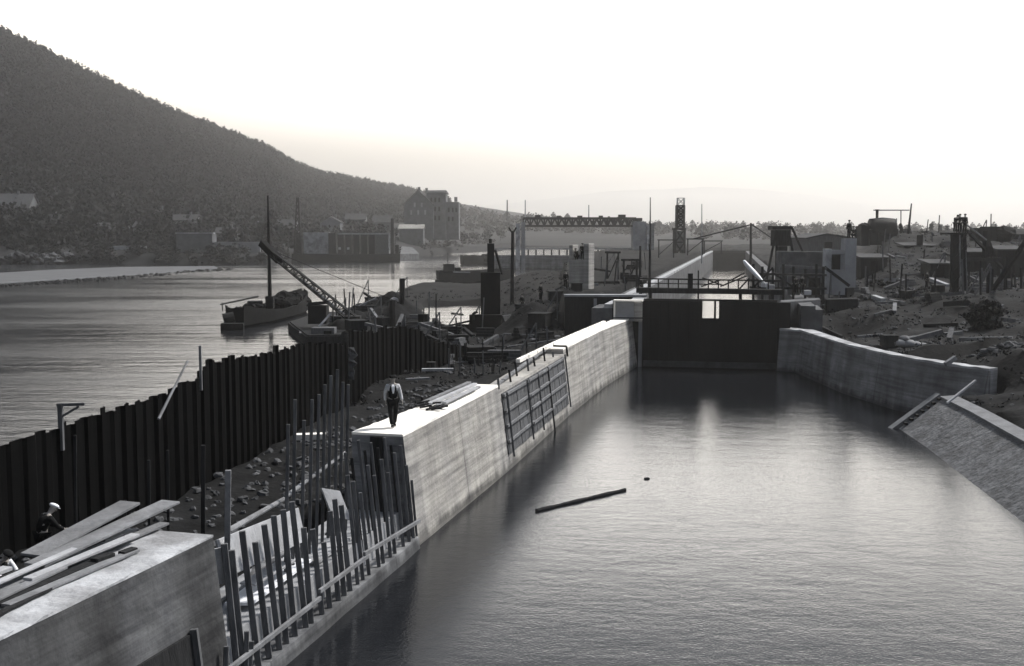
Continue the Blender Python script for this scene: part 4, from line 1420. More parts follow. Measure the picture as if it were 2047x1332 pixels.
def tower_box(pxa, pxb, pt, pb, d, dep, m, nm, par):
    mb = MB()
    xa, xb = XP(pxa, pt, d), XP(pxb, pt, d)
    z0, z1 = ZP(pb, d), ZP(pt, d)
    mb.box(((xa + xb) / 2, d + dep / 2, (z0 + z1) / 2), (xb - xa, dep, z1 - z0))
    return mb.obj(nm, m, par)
tower_box(1031, 1040, 447, 560, WD - 6, 6, M['conc_pale'], 'tower_leg', gy)
tower_box(1042, 1050, 444, 545, WD - 5, 5, M['conc_mid'], 'tower_leg', gy)
tower_box(1266, 1292, 443, 545, WD - 4, 6, M['conc_mid'], 'tower_leg', gy)
tower_box(1293.5, 1299, 450, 500, WD - 5, 4, M['conc_pale'], 'tower_leg', gy)
tower_box(1300.5, 1308, 447, 545, WD - 5, 5, M['conc_end'], 'tower_leg', gy)
tower_box(1268, 1284, 436, 442.5, WD - 3, 4, M['steel'], 'winch_house', gy)
zt_, zb_ = ZP(437, WD), ZP(452, WD)
for dy_ in (-2, 2):
    mb = MB()
    xa, xb = XP(1046, 440, WD), XP(1270, 440, WD)
    mb.bar((xa, WD + dy_, zt_), (xb, WD + dy_, zt_), 0.5, 0.7)
    mb.bar((xa, WD + dy_, zb_), (xb, WD + dy_, zb_), 0.5, 0.6)
    n = 16
    for k in range(n):
        u0, u1 = xa + (xb - xa) * k / n, xa + (xb - xa) * (k + 1) / n
        mb.bar((u0, WD + dy_, zb_), ((u0 + u1) / 2, WD + dy_, zt_), 0.35, 0.35)
        mb.bar(((u0 + u1) / 2, WD + dy_, zt_), (u1, WD + dy_, zb_), 0.35, 0.35)
        mb.bar((u0, WD + dy_, zb_), (u0, WD + dy_, zt_), 0.35, 0.35)
    mb.obj('truss', M['steel'], gy)
for k in range(5):
    px = 1075 + 42 * k
    mb = MB(); mb.box((XP(px, 434, WD), WD, ZP(433, WD)), (random.uniform(1.0, 2.5), 2.0, random.uniform(0.4, 1.2))); mb.obj('winch_box', M['steel'], gy)

# lattice tower with a pale cap
TD = 290.0
lt = thing('lattice_tower', 'tall lattice hoist tower with a platform and a pale open frame on top', 'tower', D(1360, 495, TD))
def lattice(mb, pa, pb, z0, z1, dep, n, r, d):
    xa, xb = XP(pa, 450, d), XP(pb, 450, d)
    cs = [(xa, d), (xb, d), (xb, d + dep), (xa, d + dep)]
    for x_, y_ in cs:
        mb.bar((x_, y_, z0), (x_, y_, z1), r, r)
    for k in range(n):
        za, zb_2 = z0 + (z1 - z0) * k / n, z0 + (z1 - z0) * (k + 1) / n
        for i in range(4):
            p, q_ = cs[i], cs[(i + 1) % 4]
            mb.bar((p[0], p[1], za), (q_[0], q_[1], zb_2), r * 0.7, r * 0.7)
            mb.bar((q_[0], q_[1], za), (p[0], p[1], zb_2), r * 0.7, r * 0.7)
            mb.bar((p[0], p[1], zb_2), (q_[0], q_[1], zb_2), r * 0.7, r * 0.7)
    return mb
mb = lattice(MB(), 1350, 1369, 2.0, ZP(458, TD), 2.6, 3, 0.5, TD); mb.obj('lower_stage', M['steel'], lt)
tower_box(1352, 1367, 462, 500, TD + 0.3, 2.0, M['conc_end'], 'cladding', lt)
tower_box(1347, 1372, 456, 460, TD - 0.4, 3.4, M['steel'], 'platform', lt)
mb = lattice(MB(), 1353.5, 1367.5, ZP(456, TD), ZP(411, TD), 2.0, 4, 0.45, TD + 0.3); mb.obj('upper_stage', M['deep_black'], lt)
tower_box(1355, 1366, 412, 455, TD + 0.8, 0.9, M['conc_pale'], 'hoist_shaft', lt)
mb = lattice(MB(), 1354.5, 1368, ZP(410, TD), ZP(396, TD), 1.9, 1, 0.16, TD + 0.3); mb.obj('cap_frame', M['conc_pale'], lt)

# clutter of the works behind the lock: timber frames, stacks and drums on the plateau
def trestle(px, pt, pb, wpx, d, label, m='wood_dark'):
    root = thing('timber_trestle', label, 'trestle', D(px, pb, d))
    xa, xb = XP(px - wpx / 2, pt, d), XP(px + wpx / 2, pt, d)
    z0, z1 = ZP(pb, d) - 0.6, ZP(pt, d)
    mb = MB(); mb.bar((xa - 0.3, d, z1), (xb + 0.3, d, z1), 0.3, 0.25); mb.obj('top_beam', M[m], root)
    for x_ in (xa, xb):
        mb = MB(); mb.bar((x_, d, z0), (x_, d, z1 - 0.12), 0.22, 0.22); mb.obj('leg', M[m], root)
    mb = MB(); mb.bar((xa, d - 0.15, z0 + 0.6), (xb, d - 0.15, z1 - 0.3), 0.12, 0.15); mb.obj('brace', M[m], root)
    return root
for i, a in enumerate(((1225, 505, 560, 22, 140), (1260, 520, 575, 26, 125), (1332, 480, 510, 30, 240), (1390, 478, 505, 30, 230), (1425, 482, 503, 34, 260))):
    trestle(*a, f'dark timber trestle among the works left of the chamber, {ORD[i]} from the left')

def heap(cx, cy, rx, ry, h, n, rmin, rmax, m, label, name='rubble_heap', zf=None, cat='heap'):
    mb = MB()
    for k in range(n):
        a, q_ = random.uniform(0, 6.28), math.sqrt(random.random())
        x_, y_ = cx + math.cos(a) * q_ * rx, cy + math.sin(a) * q_ * ry
        z_ = zf(x_, y_) + h * (1 - q_) * random.uniform(0.5, 1.0)
        mb.rock((x_, y_, z_), random.uniform(rmin, rmax))
    return tag(mb.obj(name, M[m]), label, cat, kind='stuff')

# scattered stones over the island and the right bank (uncountable)
mb = MB()
for k in range(650):
    y_ = random.uniform(26, 70)
    p = interp(FR, y_)
    q = None
    x_ = p.x - random.uniform(2.2, 9.5)
    z_ = gz(x_, y_)
    if z_ > 0.9:
        mb.rock((x_, y_, z_ + 0.02), random.uniform(0.06, 0.24))
for k in range(420):
    y_ = random.uniform(68, 118)
    u_ = random.uniform(700, 1135)
    x_ = (u_ - 1023.5) / FPX * y_
    z_ = gz(x_, y_)
    if z_ > 0.5:
        mb.rock((x_, y_, z_ + 0.02), random.uniform(0.06, 0.2))
tag(mb.obj('loose_stones', M['rock'], at=(0, 0, 0)), 'loose stones strewn over the ground between sheet piles and wall', 'stones', kind='stuff')
mb = MB()
for k in range(1500):
    y_ = random.uniform(58, 185)
    u_ = random.uniform(1600, 2090)
    x_ = (u_ - 1023.5) / FPX * y_
    z_ = rz(x_, y_)
    if z_ > 1.5:
        mb.rock((x_, y_, z_ + 0.02), random.uniform(0.06, 0.2))
tag(mb.obj('bank_stones', M['rock'], at=(0, 0, 0)), 'loose stones and clods strewn over the right bank', 'stones', kind='stuff')
# low weeds, uncountable
wv = []
for k in range(1500):
    if k % 2:
        y_ = random.uniform(58, 190); u_ = random.uniform(1610, 2100)
        x_ = (u_ - 1023.5) / FPX * y_; z_ = rz(x_, y_)
    else:
        y_ = random.uniform(62, 205); u_ = random.uniform(640, 1140)
        x_ = (u_ - 1023.5) / FPX * y_; z_ = gz(x_, y_)
    if z_ < 0.6:
        continue
    for q in range(14):
        c_ = np.array([x_, y_, z_]) + RNG.normal(0, 0.22, 3) * [1, 1, 0.4] + [0, 0, 0.08]
        a_, b_ = RNG.normal(0, 0.055, 3), RNG.normal(0, 0.055, 3)
        wv += [c_ - a_, c_ + b_, c_ + a_, c_ - b_]
wv = np.array(wv)
tag(np_obj('low_weeds', wv, np.arange(len(wv)).reshape(-1, 4), M['leaf']), 'sparse low dark weeds on the churned banks', 'weeds', kind='stuff')

# works clutter: each piece a thing of its own
def clutter(zone, n, u0, u1, d0, d1, zf, seed, low=False):
    g2 = random.Random(seed)
    items = sorted([(g2.uniform(u0, u1), d0 + (d1 - d0) * g2.random() ** 1.3, g2.random()) for _ in range(n)])
    cnt = {}
    for u_, d_, r_ in items:
        x_ = XP(u_, 500, d_)
        z_ = zf(x_, d_)
        if z_ < 0.5:
            continue
        if low:
            r_ = 0.34 + 0.27 * r_
        mb = MB()
        a_ = g2.uniform(0, 3.14)
        e = Vector((math.cos(a_), math.sin(a_) * 0.6, 0))
        c_ = Vector((x_, d_, z_))
        if r_ < 0.34:
            k, nm, cat = 'upright post', 'timber_post', 'post'
            h = g2.uniform(1.2, 3.8)
            mb.bar(c_ - Vector((0, 0, 0.4)), c_ + Vector((g2.uniform(-.3, .3), 0, h)), 0.13, 0.13, up=(0, 1, 0))
            m_ = g2.choice(('wood_dark', 'wood_mid'))
        elif r_ < 0.62:
            k, nm, cat = 'lying balk', 'timber_balk', 'timber'
            h = g2.uniform(1.5, 4.5)
            c2 = c_ + e * h
            mb.bar(c_ + Vector((0, 0, 0.2)), Vector((c2.x, c2.y, zf(c2.x, c2.y) + 0.2 + g2.choice((0, 0, 0.6)))), 0.32, 0.28)
            m_ = g2.choice(('wood_dark', 'wood_mid', 'wood_grey'))
        elif r_ < 0.78:
            k, nm, cat = 'timber stack', 'timber_stack', 'timber stack'
            h = g2.uniform(1.6, 3.2)
            f_ = e.cross(Vector((0, 0, 1)))
            for q_ in range(3):
                for w_ in range(4 - q_):
                    o_ = f_ * (w_ - (3 - q_) / 2) * 0.3 + Vector((0, 0, 0.12 + q_ * 0.26))
                    mb.bar(c_ + o_ - e * h * g2.uniform(.42, .55), c_ + o_ + e * h * g2.uniform(.42, .55), 0.28, 0.25)
            m_ = g2.choice(('wood_dark', 'wood_mid'))
        elif r_ < 0.9:
            k, nm, cat = 'boarded crate', 'crate', 'crate'
            w_ = g2.uniform(0.8, 1.7)
            mb.box(c_ + Vector((0, 0, w_ * 0.33)), (w_ * 1.2, w_, w_ * 0.75), rz=a_)
            mb.box(c_ + Vector((0, 0, w_ * 0.72)), (w_ * 1.32, w_ * 1.1, 0.07), rz=a_)
            m_ = 'wood_dark'
        else:
            k, nm, cat = 'raking prop', 'raking_prop', 'prop'
            h = g2.uniform(2.0, 3.6)
            mb.bar(c_ - Vector((0.8, 0, 0.2)), c_ + Vector((0.8, 0.3, h)), 0.11, 0.11)
            mb.bar(c_ + Vector((0.8, 0.3, -0.3)), c_ + Vector((0.8, 0.3, h)), 0.11, 0.11, up=(0, 1, 0))
            m_ = 'wood_mid'
        cnt[k] = cnt.get(k, 0) + 1
        o = mb.obj(nm, M[m_])
        o['kk'] = k
        tag(o, f'{k} {zone}, {ORD[cnt[k] - 1]} such from the left', cat, f'{cat} clutter {zone}')
        del o['kk']
clutter('on the dark ground by the river inlet', 60, 690, 1120, 84, 122, gz, 901)
clutter('on the spoil mound by the crane', 26, 655, 880, 119, 134, gz, 906)
clutter('on the plateau left of the chamber', 40, 1150, 1345, 104, 200, gz, 902)
clutter('on the near part of the right bank', 70, 1640, 2060, 98, 128, rz, 903)
clutter('on the slope above the curved wall', 14, 1650, 2060, 76, 97, rz, 905, True)
clutter('on the rising spoil of the right bank', 60, 1600, 2060, 130, 200, rz, 904)

# ------------------------------------------------------------------ right guide wall and revetment
rw = thing('guide_wall', 'curved grey concrete guide wall flaring out to the right of the gate', 'wall', RT[0])
rings, rings2 = [], []
pts = []
for i in range(len(RT) - 1):
    for k in range(6):
        pts.append(RT[i].lerp(RT[i + 1], k / 6))
pts.append(RT[-1])
for i, p in enumerate(pts):
    a, b_ = pts[max(0, i - 1)], pts[min(len(pts) - 1, i + 1)]
    d = (b_ - a).normalized()
    n = Vector((d.y, -d.x, 0))
    if n.x > 0:
        n = -n
    thick = 1.5 - 0.7 * min(1, i / 12)
    f0 = p + n * 0.6
    bk = p - n * thick
    jz = random.uniform(-0.03, 0.03)
    rings.append([Vector((bk.x, bk.y, -1.5)), Vector((f0.x, f0.y, -1.5)), Vector((p.x, p.y, ZR - 0.14)), Vector((bk.x, bk.y, ZR - 0.14))])
    pf = p + n * 0.03
    rings2.append([Vector((bk.x, bk.y, ZR - 0.14)), Vector((pf.x, pf.y, ZR - 0.14)), Vector((pf.x, pf.y, ZR + jz)), Vector((bk.x, bk.y, ZR + jz))])
MB().loft(rings).obj('wall_face', M['conc_right'], rw)
MB().loft(rings2).obj('coping', M['conc_pale'], rw)

rv = thing('revetment', 'sloping rough concrete bank facing along the right edge of the canal', 'revetment', RVB[0])
rings = []
for p, q in zip(RVB, RVT):
    d = (p - q)
    low = p + (p - q).normalized() * 2.0
    rings.append([low, q, q + Vector((0.1, 0, -0.35)), low + Vector((0.1, 0, -0.35))])
MB().loft(rings).obj('slope_slab', M['revet'], rv)
mb = MB()
rings = [[q + Vector((-0.05, 0, 0.004)), q + Vector((-0.05, 0, 0.13)), q + Vector((0.85, 0, 0.2)), q + Vector((0.85, 0, 0.004))] for q in RVT]
mb.loft(rings); mb.obj('coping', M['revet_lip'], rv)
mb = MB()
e0, e1 = RVB[0] + Vector((-0.15, 0.25, 0)), RVT[0] + Vector((0.1, 0.5, 0.1))
mb.bar(e0 - (e1 - e0) * 0.3, e1, 0.5, 0.35); mb.obj('end_beam', M['revet_lip'], rv)
for k in range(7):
    c_ = e0.lerp(e1, 0.12 + k * 0.125) + Vector((0.12, -0.55, 0.12))
    mb = MB(); mb.box(c_, (0.16, 0.3, 0.14)); mb.obj('dark_hole', M['steel'], rv)  # dark blocks stand in for the shade inside the border's holes
heap(XP(1998, 745, 71), 70.5, 1.8, 1.2, 0.6, 26, 0.2, 0.5, 'rock', 'broken stone heap at the outer end of the curved guide wall', zf=rz)

# things lying on the right bank
SKP = Vector((XP(1800, 690, 77), 77, 0))
SKP.z = rz(SKP.x, SKP.y)
sk = thing('sack_pile', 'dark crate with pale filled sacks on the bank above the curved wall', 'sacks', SKP)
mb = MB(); mb.box(SKP + Vector((-0.7, 0.3, 0.4)), (1.0, 0.9, 0.9)); mb.obj('crate', M['wood_dark'], sk)
for k, (dx_, dy_, dz_, rr_) in enumerate(((0.0, 0, .3, .45), (0.55, -.1, .25, .5), (1.05, 0, .2, .42), (0.3, .1, .6, .38), (1.6, -.2, .15, .32))):
    mb = MB(); mb.ell(SKP + Vector((dx_, dy_, dz_)), (rr_, 0.4, rr_ * 0.6), 10, 6, 0.08); mb.obj('sack', M['conc_mid'] if k != 3 else M['wood_grey'], sk, smooth=True)
p, q = G(1890, 729, ZR + 0.1), G(1910, 715, ZR + 0.5)
mb = MB(); mb.bar(p, q, 0.22, 0.26)
tag(mb.obj('timber_block', M['wood_grey']), 'pale squared timber end sticking up on the curved wall', 'timber')
for (pa, pb, wd, m_, nm, lb) in (((1893, 806), (1950, 761), 0.12, 'wood_pale', 'timber_pole', 'pale pole lying up the bank behind the revetment end')  ,):
    p, q = G(*pa, 2.3), G(*pb, 3.4)
    p.z, q.z = max(p.z, rz(p.x, p.y) + 0.12), max(q.z, rz(q.x, q.y) + 0.15)
    mb = MB(); mb.bar(p, q, wd, 0.1)
    tag(mb.obj(nm, M[m_]), lb, nm.replace('_', ' '))

def lying(a, b_, d0, d1, wd, m, label, name='timber_balk', cat='timber', group='timber lying on the right bank'):
    p, q = D(a[0], a[1], d0), D(b_[0], b_[1], d1)
    p.z, q.z = rz(p.x, p.y) + wd * 0.6, rz(q.x, q.y) + wd * 0.6
    mb = MB(); mb.bar(p, q, wd, wd * 0.7)
    return tag(mb.obj(name, M[m]), label, cat, group)
lying((1775, 605), (1900, 628), 108, 101, 0.35, 'wood_mid', 'long grey balk lying on the bank left of the pile tower')
lying((1745, 612), (1765, 618), 106, 104, 0.5, 'wood_pale', 'short pale balk behind the gate pit')
lying((1780, 618), (1806, 626), 104, 101, 0.4, 'wood_grey', 'short grey balk in front of the long balk')
lying((1890, 645), (1930, 655), 96, 93, 0.6, 'wood_dark', 'dark thick balk below the pile tower')
lying((1740, 545), (1800, 552), 125, 122, 0.6, 'conc_mid', 'long pale slab on the spoil ground behind the piers', name='slab', cat='slab')
lying((1860, 550), (1895, 565), 122, 118, 0.5, 'conc_mid', 'pale slab on the bank left of the pile tower foot', name='slab', cat='slab')
lying((1810, 560), (1860, 552), 125, 128, 0.3, 'wood_mid', 'thin balk between the two pale slabs')
for i, (px, py, d, n_, m_) in enumerate(((1730, 600, 107, 22, 'rock'), (1812, 592, 112, 26, 'rock'), (1690, 590, 108, 18, 'rock_dark'), (1850, 590, 112, 26, 'rock_dark'), (1770, 575, 118, 24, 'rock_dark'), (2010, 575, 112, 30, 'rock_dark'), (1840, 520, 140, 30, 'rock'), (1790, 505, 150, 26, 'rock'), (1620, 590, 103, 20, 'rock'))):
    p = D(px, py, d)
    heap(p.x, d, 2.4, 2.0, 0.7, n_ * 2, 0.12, 0.32, m_, ('grey rubble heap right of the gate pit', 'pale rubble heap in the middle of the right bank', 'dark rubble heap below the pale piers', 'dark rubble heap left of the pile tower',
         'dark rubble heap behind the long balk', 'dark rubble heap right of the pile tower', 'pale rubble heap on the slope below the chimney', 'pale rubble heap on the slope left of the leaning mast', 'pale rubble heap beside the footbridge end')[i], zf=rz)

# pale piers behind the gate
pr = thing('lock_pier', 'pale concrete post and panel with a dark opening, right of the footbridge', 'pier', D(1680, 580, 106))
tower_box(1652, 1663, 498, 588, 105.5, 1.2, M['conc_pale'], 'column', pr)
tower_box(1691, 1713, 477, 575, 106.5, 1.6, M['conc_mid'], 'column', pr)
tower_box(1663.5, 1690.5, 540, 590, 106.2, 0.8, M['conc_mid'], 'panel', pr)
tower_box(1663.5, 1690.5, 500, 508, 106.8, 0.8, M['conc_mid'], 'lintel', pr)
tower_box(1664.5, 1690, 510, 539, 108.2, 0.3, M['deep_black'], 'opening_shade', pr)  # black sheet paints the shade inside the opening
mb = MB(); mb.bar(D(1648, 534, 105.0), D(1698, 572, 104.6), 0.2, 0.28)
tag(mb.obj('raking_strut', M['wood_dark']), 'dark raking strut leaning across the pale piers', 'strut')
mb = MB(); mb.bar(D(1560, 532, 104.8), D(1652, 537, 104.8), 0.6, 0.25)
tag(mb.obj('timber_beam', M['wood_mid']), 'pale horizontal beam running to the pale post right of the footbridge', 'beam')

# staging with hoist bin, right of the chamber
mp_ = thing('hoist_bin', 'dark timber hopper on raking legs behind the footbridge', 'hopper', D(1565, 580, 128))
tower_box(1549, 1581, 460, 492, 128, 2.0, M['wood_dark'], 'bin', mp_)
tower_box(1545, 1585, 452, 459.5, 127.8, 2.4, M['wood_dark'], 'roof', mp_)
tower_box(1556, 1574, 492.5, 560, 128.4, 1.2, M['wood_dark'], 'chute', mp_)
for (p, q) in (((1583, 455), (1607, 510)), ((1578, 470), (1590, 530)), ((1550, 470), (1532, 560)), ((1552, 480), (1552, 575))):
    mb = MB(); mb.bar(D(*p, 127.5), D(*q, 127.2), 0.24, 0.24); mb.obj('leg', M['wood_dark'], mp_)
sg = thing('timber_staging', 'dark timber staging of posts and decks beside the footbridge end', 'staging', D(1590, 595, 103))
for k, px in enumerate((1506, 1524, 1545, 1566, 1586, 1610, 1632, 1646)):
    mb = MB(); mb.bar(D(px, 600, 103) + Vector((0, 0, -1.5)), D(px, 528 + (k % 3) * 5, 103), 0.2, 0.2); mb.obj('post', M['wood_dark'], sg)
for (pa, pb, py_) in ((1500, 1650, 575), (1520, 1650, 548), (1495, 1560, 560)):
    mb = MB(); mb.bar(D(pa, py_, 103.2), D(pb, py_ + 2, 103.2), 0.9, 0.2); mb.obj('deck', M['wood_dark'], sg)
for (p, q) in (((1506, 575), (1545, 535)), ((1586, 575), (1545, 545)), ((1610, 550), (1646, 580))):
    mb = MB(); mb.bar(D(*p, 102.8), D(*q, 102.8), 0.14, 0.16); mb.obj('brace', M['wood_dark'], sg)
tower_box(1575, 1600, 552, 590, 103.6, 0.3, M['conc_mid'], 'screen', sg)
tower_box(1618, 1640, 556, 590, 103.6, 0.3, M['deep_black'], 'screen', sg)
wall_box('slab_wall', D(1560, 520, 122), D(1650, 520, 118), Vector((0, 2, 0)), 4, ZP(503, 120), 'conc_dark', 'long grey concrete wall behind the dark staging')
# white curved chute
mb = MB()
rings = []
for k in range(9):
    t = k / 8
    px = 1488 + 40 * t ** 1.15
    py = 522 + 44 * t
    c_ = D(px, py, 99.5)
    wdt = 0.06 + 0.3 * math.sin(math.pi * min(1, 0.12 + t * 0.82))
    rings.append([c_ + Vector((-wdt * 0.9, 0, 0.10 * wdt)), c_ + Vector((0, -0.18, -0.25 * wdt)), c_ + Vector((wdt * 0.6, 0, 0.3 * wdt)), c_ + Vector((0, 0.1, 0.1))])
tag(MB().loft(rings).obj('curved_chute', M['white'], smooth=True), 'white curved chute tilted beside the chamber water', 'chute')
for i, (px, py) in enumerate(((1540, 574), (1612, 585), (1530, 570))):
    mb = MB(); mb.box(D(px, py, 102), (random.uniform(.7, 1.1), 0.5, 0.45), rz=0.3 * i)
    tag(mb.obj('stone_block', M['conc_pale'], bevel=0.05), ('pale stone block right of the white chute', 'pale stone block under the dark staging', 'pale stone block just below the white chute')[i], 'block')

# hazy shed
SD = 205.0
sh = thing('timber_shed', 'long hazy shed with a low gabled roof behind the pale piers', 'shed', D(1658, 500, SD))
xa, xb, xm = XP(1616, 480, SD), XP(1702, 480, SD), XP(1652, 480, SD)
z0, z1, z2 = 3, ZP(477, SD), ZP(467, SD)
mb = MB(); mb.loft([[(xa, y_, z0), (xb, y_, z0), (xb, y_, z1), (xm, y_, z2 - 0.3), (xa, y_, z1)] for y_ in (SD, SD + 14)]); mb.obj('wall', M['wood_mid'], sh)
mb = MB()
mb.hexa([Vector(v) for v in ((xa - .6, SD - .6, z1 - .1), (xm, SD - .6, z2 - .25), (xm, SD + 14.6, z2 - .25), (xa - .6, SD + 14.6, z1 - .1), (xa - .6, SD - .6, z1 + .15), (xm, SD - .6, z2 + .05), (xm, SD + 14.6, z2 + .05), (xa - .6, SD + 14.6, z1 + .15))])
mb.hexa([Vector(v) for v in ((xm, SD - .6, z2 - .25), (xb + .6, SD - .6, z1 - .1), (xb + .6, SD + 14.6, z1 - .1), (xm, SD + 14.6, z2 - .25), (xm, SD - .6, z2 + .05), (xb + .6, SD - .6, z1 + .15), (xb + .6, SD + 14.6, z1 + .15), (xm, SD + 14.6, z2 + .05))])
mb.obj('roof', M['roof'], sh)
tower_box(1648, 1664, 484, 502, SD - 0.15, 0.2, M['deep_black'], 'door', sh)

# portable engine on the embankment
ED = 180.0
en = thing('portable_engine', 'dark rounded steam engine with a thin chimney on the embankment', 'engine', D(1755, 480, ED))
cxx = XP(1763, 460, ED)
mb = MB()
rings = []
for k in range(7):
    t = k / 6
    r_ = 1.75 * (1 - 0.12 * abs(t - 0.5) * 2)
    rings.append([(cxx + (t - 0.5) * 4.0, ED + math.cos(a_) * r_, ZP(456, ED) + math.sin(a_) * r_) for a_ in [2 * math.pi * i / 14 for i in range(14)]])
mb.loft(rings); mb.obj('boiler', M['steel'], en, smooth=True)
mb = MB(); mb.box((cxx, ED, ZP(474, ED)), (4.6, 2.6, 2.6)); mb.obj('frame', M['steel'], en, bevel=0.1)
mb = MB(); mb.tube((XP(1753, 440, ED), ED, ZP(446, ED)), (XP(1753, 440, ED), ED, ZP(420, ED)), 0.2, 0.24, 10); mb.tube((XP(1753, 440, ED), ED, ZP(421.5, ED)), (XP(1753, 440, ED), ED, ZP(419, ED)), 0.36, 0.36, 10); mb.obj('chimney', M['steel'], en)
tower_box(1722, 1741, 452, 492, ED - 0.5, 3, M['steel'], 'tender', en)
mb = MB(); mb.ell((XP(1731, 455, ED), ED + 1, ZP(454, ED)), (0.9, 1.2, 0.7), 10, 6, 0.15); mb.obj('coal', M['deep_black'], en)
gl_ = thing('line_gantry', 'thin gantry line with a hanging hook beside the steam engine', 'gantry', D(1818, 475, ED))
mb = MB(); mb.tube(D(1814, 482, ED), D(1822, 407, ED), 0.26, 0.10, 8); mb.obj('leaning_mast', M['wood_dark'], gl_)
mb = MB(); mb.tube(D(1746, 420.5, ED), D(1818, 420.5, ED), 0.09, 0.09, 6); mb.obj('beam_line', M['wood_mid'], gl_)
mb = MB(); mb.tube(D(1801, 421, ED), D(1801, 448, ED), 0.08, 0.08, 6); mb.obj('chain', M['steel'], gl_)
mb = MB(); mb.path([D(1801, 446, ED), D(1800, 452, ED), D(1802, 458, ED), D(1801, 470, ED)], [0.1, 0.38, 0.28, 0.16], 8); mb.obj('hook_block', M['steel'], gl_)

# pile tower with men
PT = 104.0
pt_ = thing('pile_tower', 'dark timber pile driving tower with a platform carrying three men', 'tower', D(1919, 612, PT))
zpf = ZP(466, PT)
for (xb_, xt, dd, wd) in ((1906, 1909, 0, 0.62), (1929, 1926, 0, 0.42), (1912, 1913, 1.5, 0.3), (1931, 1928, 1.5, 0.3)):
    a = D(xb_, 615, PT + dd)
    mb = MB(); mb.bar((a.x, a.y, rz(a.x, a.y) - 0.6), (XP(xt, 466, PT + dd), PT + dd, zpf - 0.14), wd, wd * 0.8, up=(0, 1, 0)); mb.obj('leg', M['wood_dark'], pt_)
mb = MB(); mb.box((XP(1917, 466, PT), PT + 0.75, zpf - 0.06), (2.1, 2.4, 0.16)); mb.obj('platform', M['wood_dark'], pt_)
for k in range(6):
    za, zb_2 = ZP(612 - 24 * k, PT), ZP(588 - 24 * k, PT)
    mb = MB(); mb.bar((XP(1908, 500, PT), PT - 0.25, za), (XP(1928, 500, PT), PT - 0.25, zb_2), 0.1, 0.14); mb.obj('cross_brace', M['wood_dark'], pt_)
mb = MB(); mb.bar(D(1920, 612, PT - 0.5), D(1919, 470, PT - 0.5), 0.08, 0.08); mb.obj('ladder_pole', M['wood_grey'], pt_)
mb = MB(); mb.bar(D(1934, 612, PT - 0.2), D(1931, 500, PT - 0.2), 0.08, 0.08); mb.obj('pale_batten', M['wood_grey'], pt_)
st_ = thing('shear_legs', 'dark raking timber shear legs and wedge running down from the pile tower', 'shear legs', D(1975, 520, PT))
mb = MB(); mb.bar(D(1934, 462, PT + 0.6), D(2004, 536, PT + 6), 0.22, 0.26); mb.obj('leg', M['wood_dark'], st_)
mb = MB(); mb.bar(D(1933, 450, PT + 1), D(1972, 480, PT + 3), 0.10, 0.12); mb.obj('leg', M['wood_grey'], st_)
tri = [D(1971, 481, PT + 3), D(1969, 516, PT + 3), D(1991, 512, PT + 3.2), D(1980, 482, PT + 3)]
mb = MB(); mb.hexa(tri + [p + Vector((0, 0.8, 0)) for p in tri]); mb.obj('wedge', M['wood_dark'], st_)
mb = MB(); mb.bar(D(1925, 520, PT + 2.5), D(2000, 518, PT + 5), 0.3, 0.35); mb.obj('cross_beam', M['wood_dark'], st_)
bm_ = thing('derrick_boom', 'dark derrick boom rising to the right edge beside a short mast', 'derrick', D(1978, 592, 101))
mb = MB(); mb.bar(D(1979, 588, 101), D(2060, 468, 96), 0.28, 0.34); mb.obj('boom', M['wood_dark'], bm_)
mb = MB(); mb.bar(D(1979, 598, 101.3) + Vector((0, 0, -0.5)), D(1979, 538, 101.3), 0.5, 0.4, up=(0, 1, 0)); mb.obj('mast', M['wood_dark'], bm_)
mb = MB(); mb.box(D(1980, 592, 101.2), (1.6, 1.2, 0.5)); mb.obj('base', M['wood_dark'], bm_)
def small_shed(px, pt, pb, wpx, d, label, zf=rz):
    root = thing('works_shed', label, 'shed', D(px, pb, d))
    xa, xb = XP(px - wpx / 2, pt, d), XP(px + wpx / 2, pt, d)
    z0, z1 = zf((xa + xb) / 2, d) - 0.8, ZP(pt, d)
    mb = MB(); mb.box(((xa + xb) / 2, d + 1.5, (z0 + z1) / 2), (xb - xa, 3.0, z1 - z0)); mb.obj('wall', M['wood_dark'], root)
    mb = MB(); mb.hexa([Vector(v) for v in ((xa - .3, d - .4, z1 - .05), (xb + .3, d - .4, z1 - .05), (xb + .3, d + 3.4, z1 + .35), (xa - .3, d + 3.4, z1 + .35), (xa - .3, d - .4, z1 + .1), (xb + .3, d - .4, z1 + .1), (xb + .3, d + 3.4, z1 + .5), (xa - .3, d + 3.4, z1 + .5))]); mb.obj('roof', M['roof'], root)
    mb = MB(); mb.box(((xa + xb) / 2, d - 0.03, z0 + 1.5), (0.9, 0.08, 1.7)); mb.obj('door', M['deep_black'], root)
small_shed(1748, 516, 552, 52, 140, 'dark shed with a lean-to roof just right of the pale concrete column')
small_shed(1838, 492, 530, 60, 160, 'dark shed on the spoil slope below the leaning mast')
small_shed(1880, 528, 560, 40, 125, 'small dark shed just left of the pile tower')
small_shed(2022, 500, 548, 54, 130, 'dark shed at the right edge behind the derrick boom')
small_shed(1955, 505, 545, 50, 135, 'dark shed between the pile tower and the derrick boom')
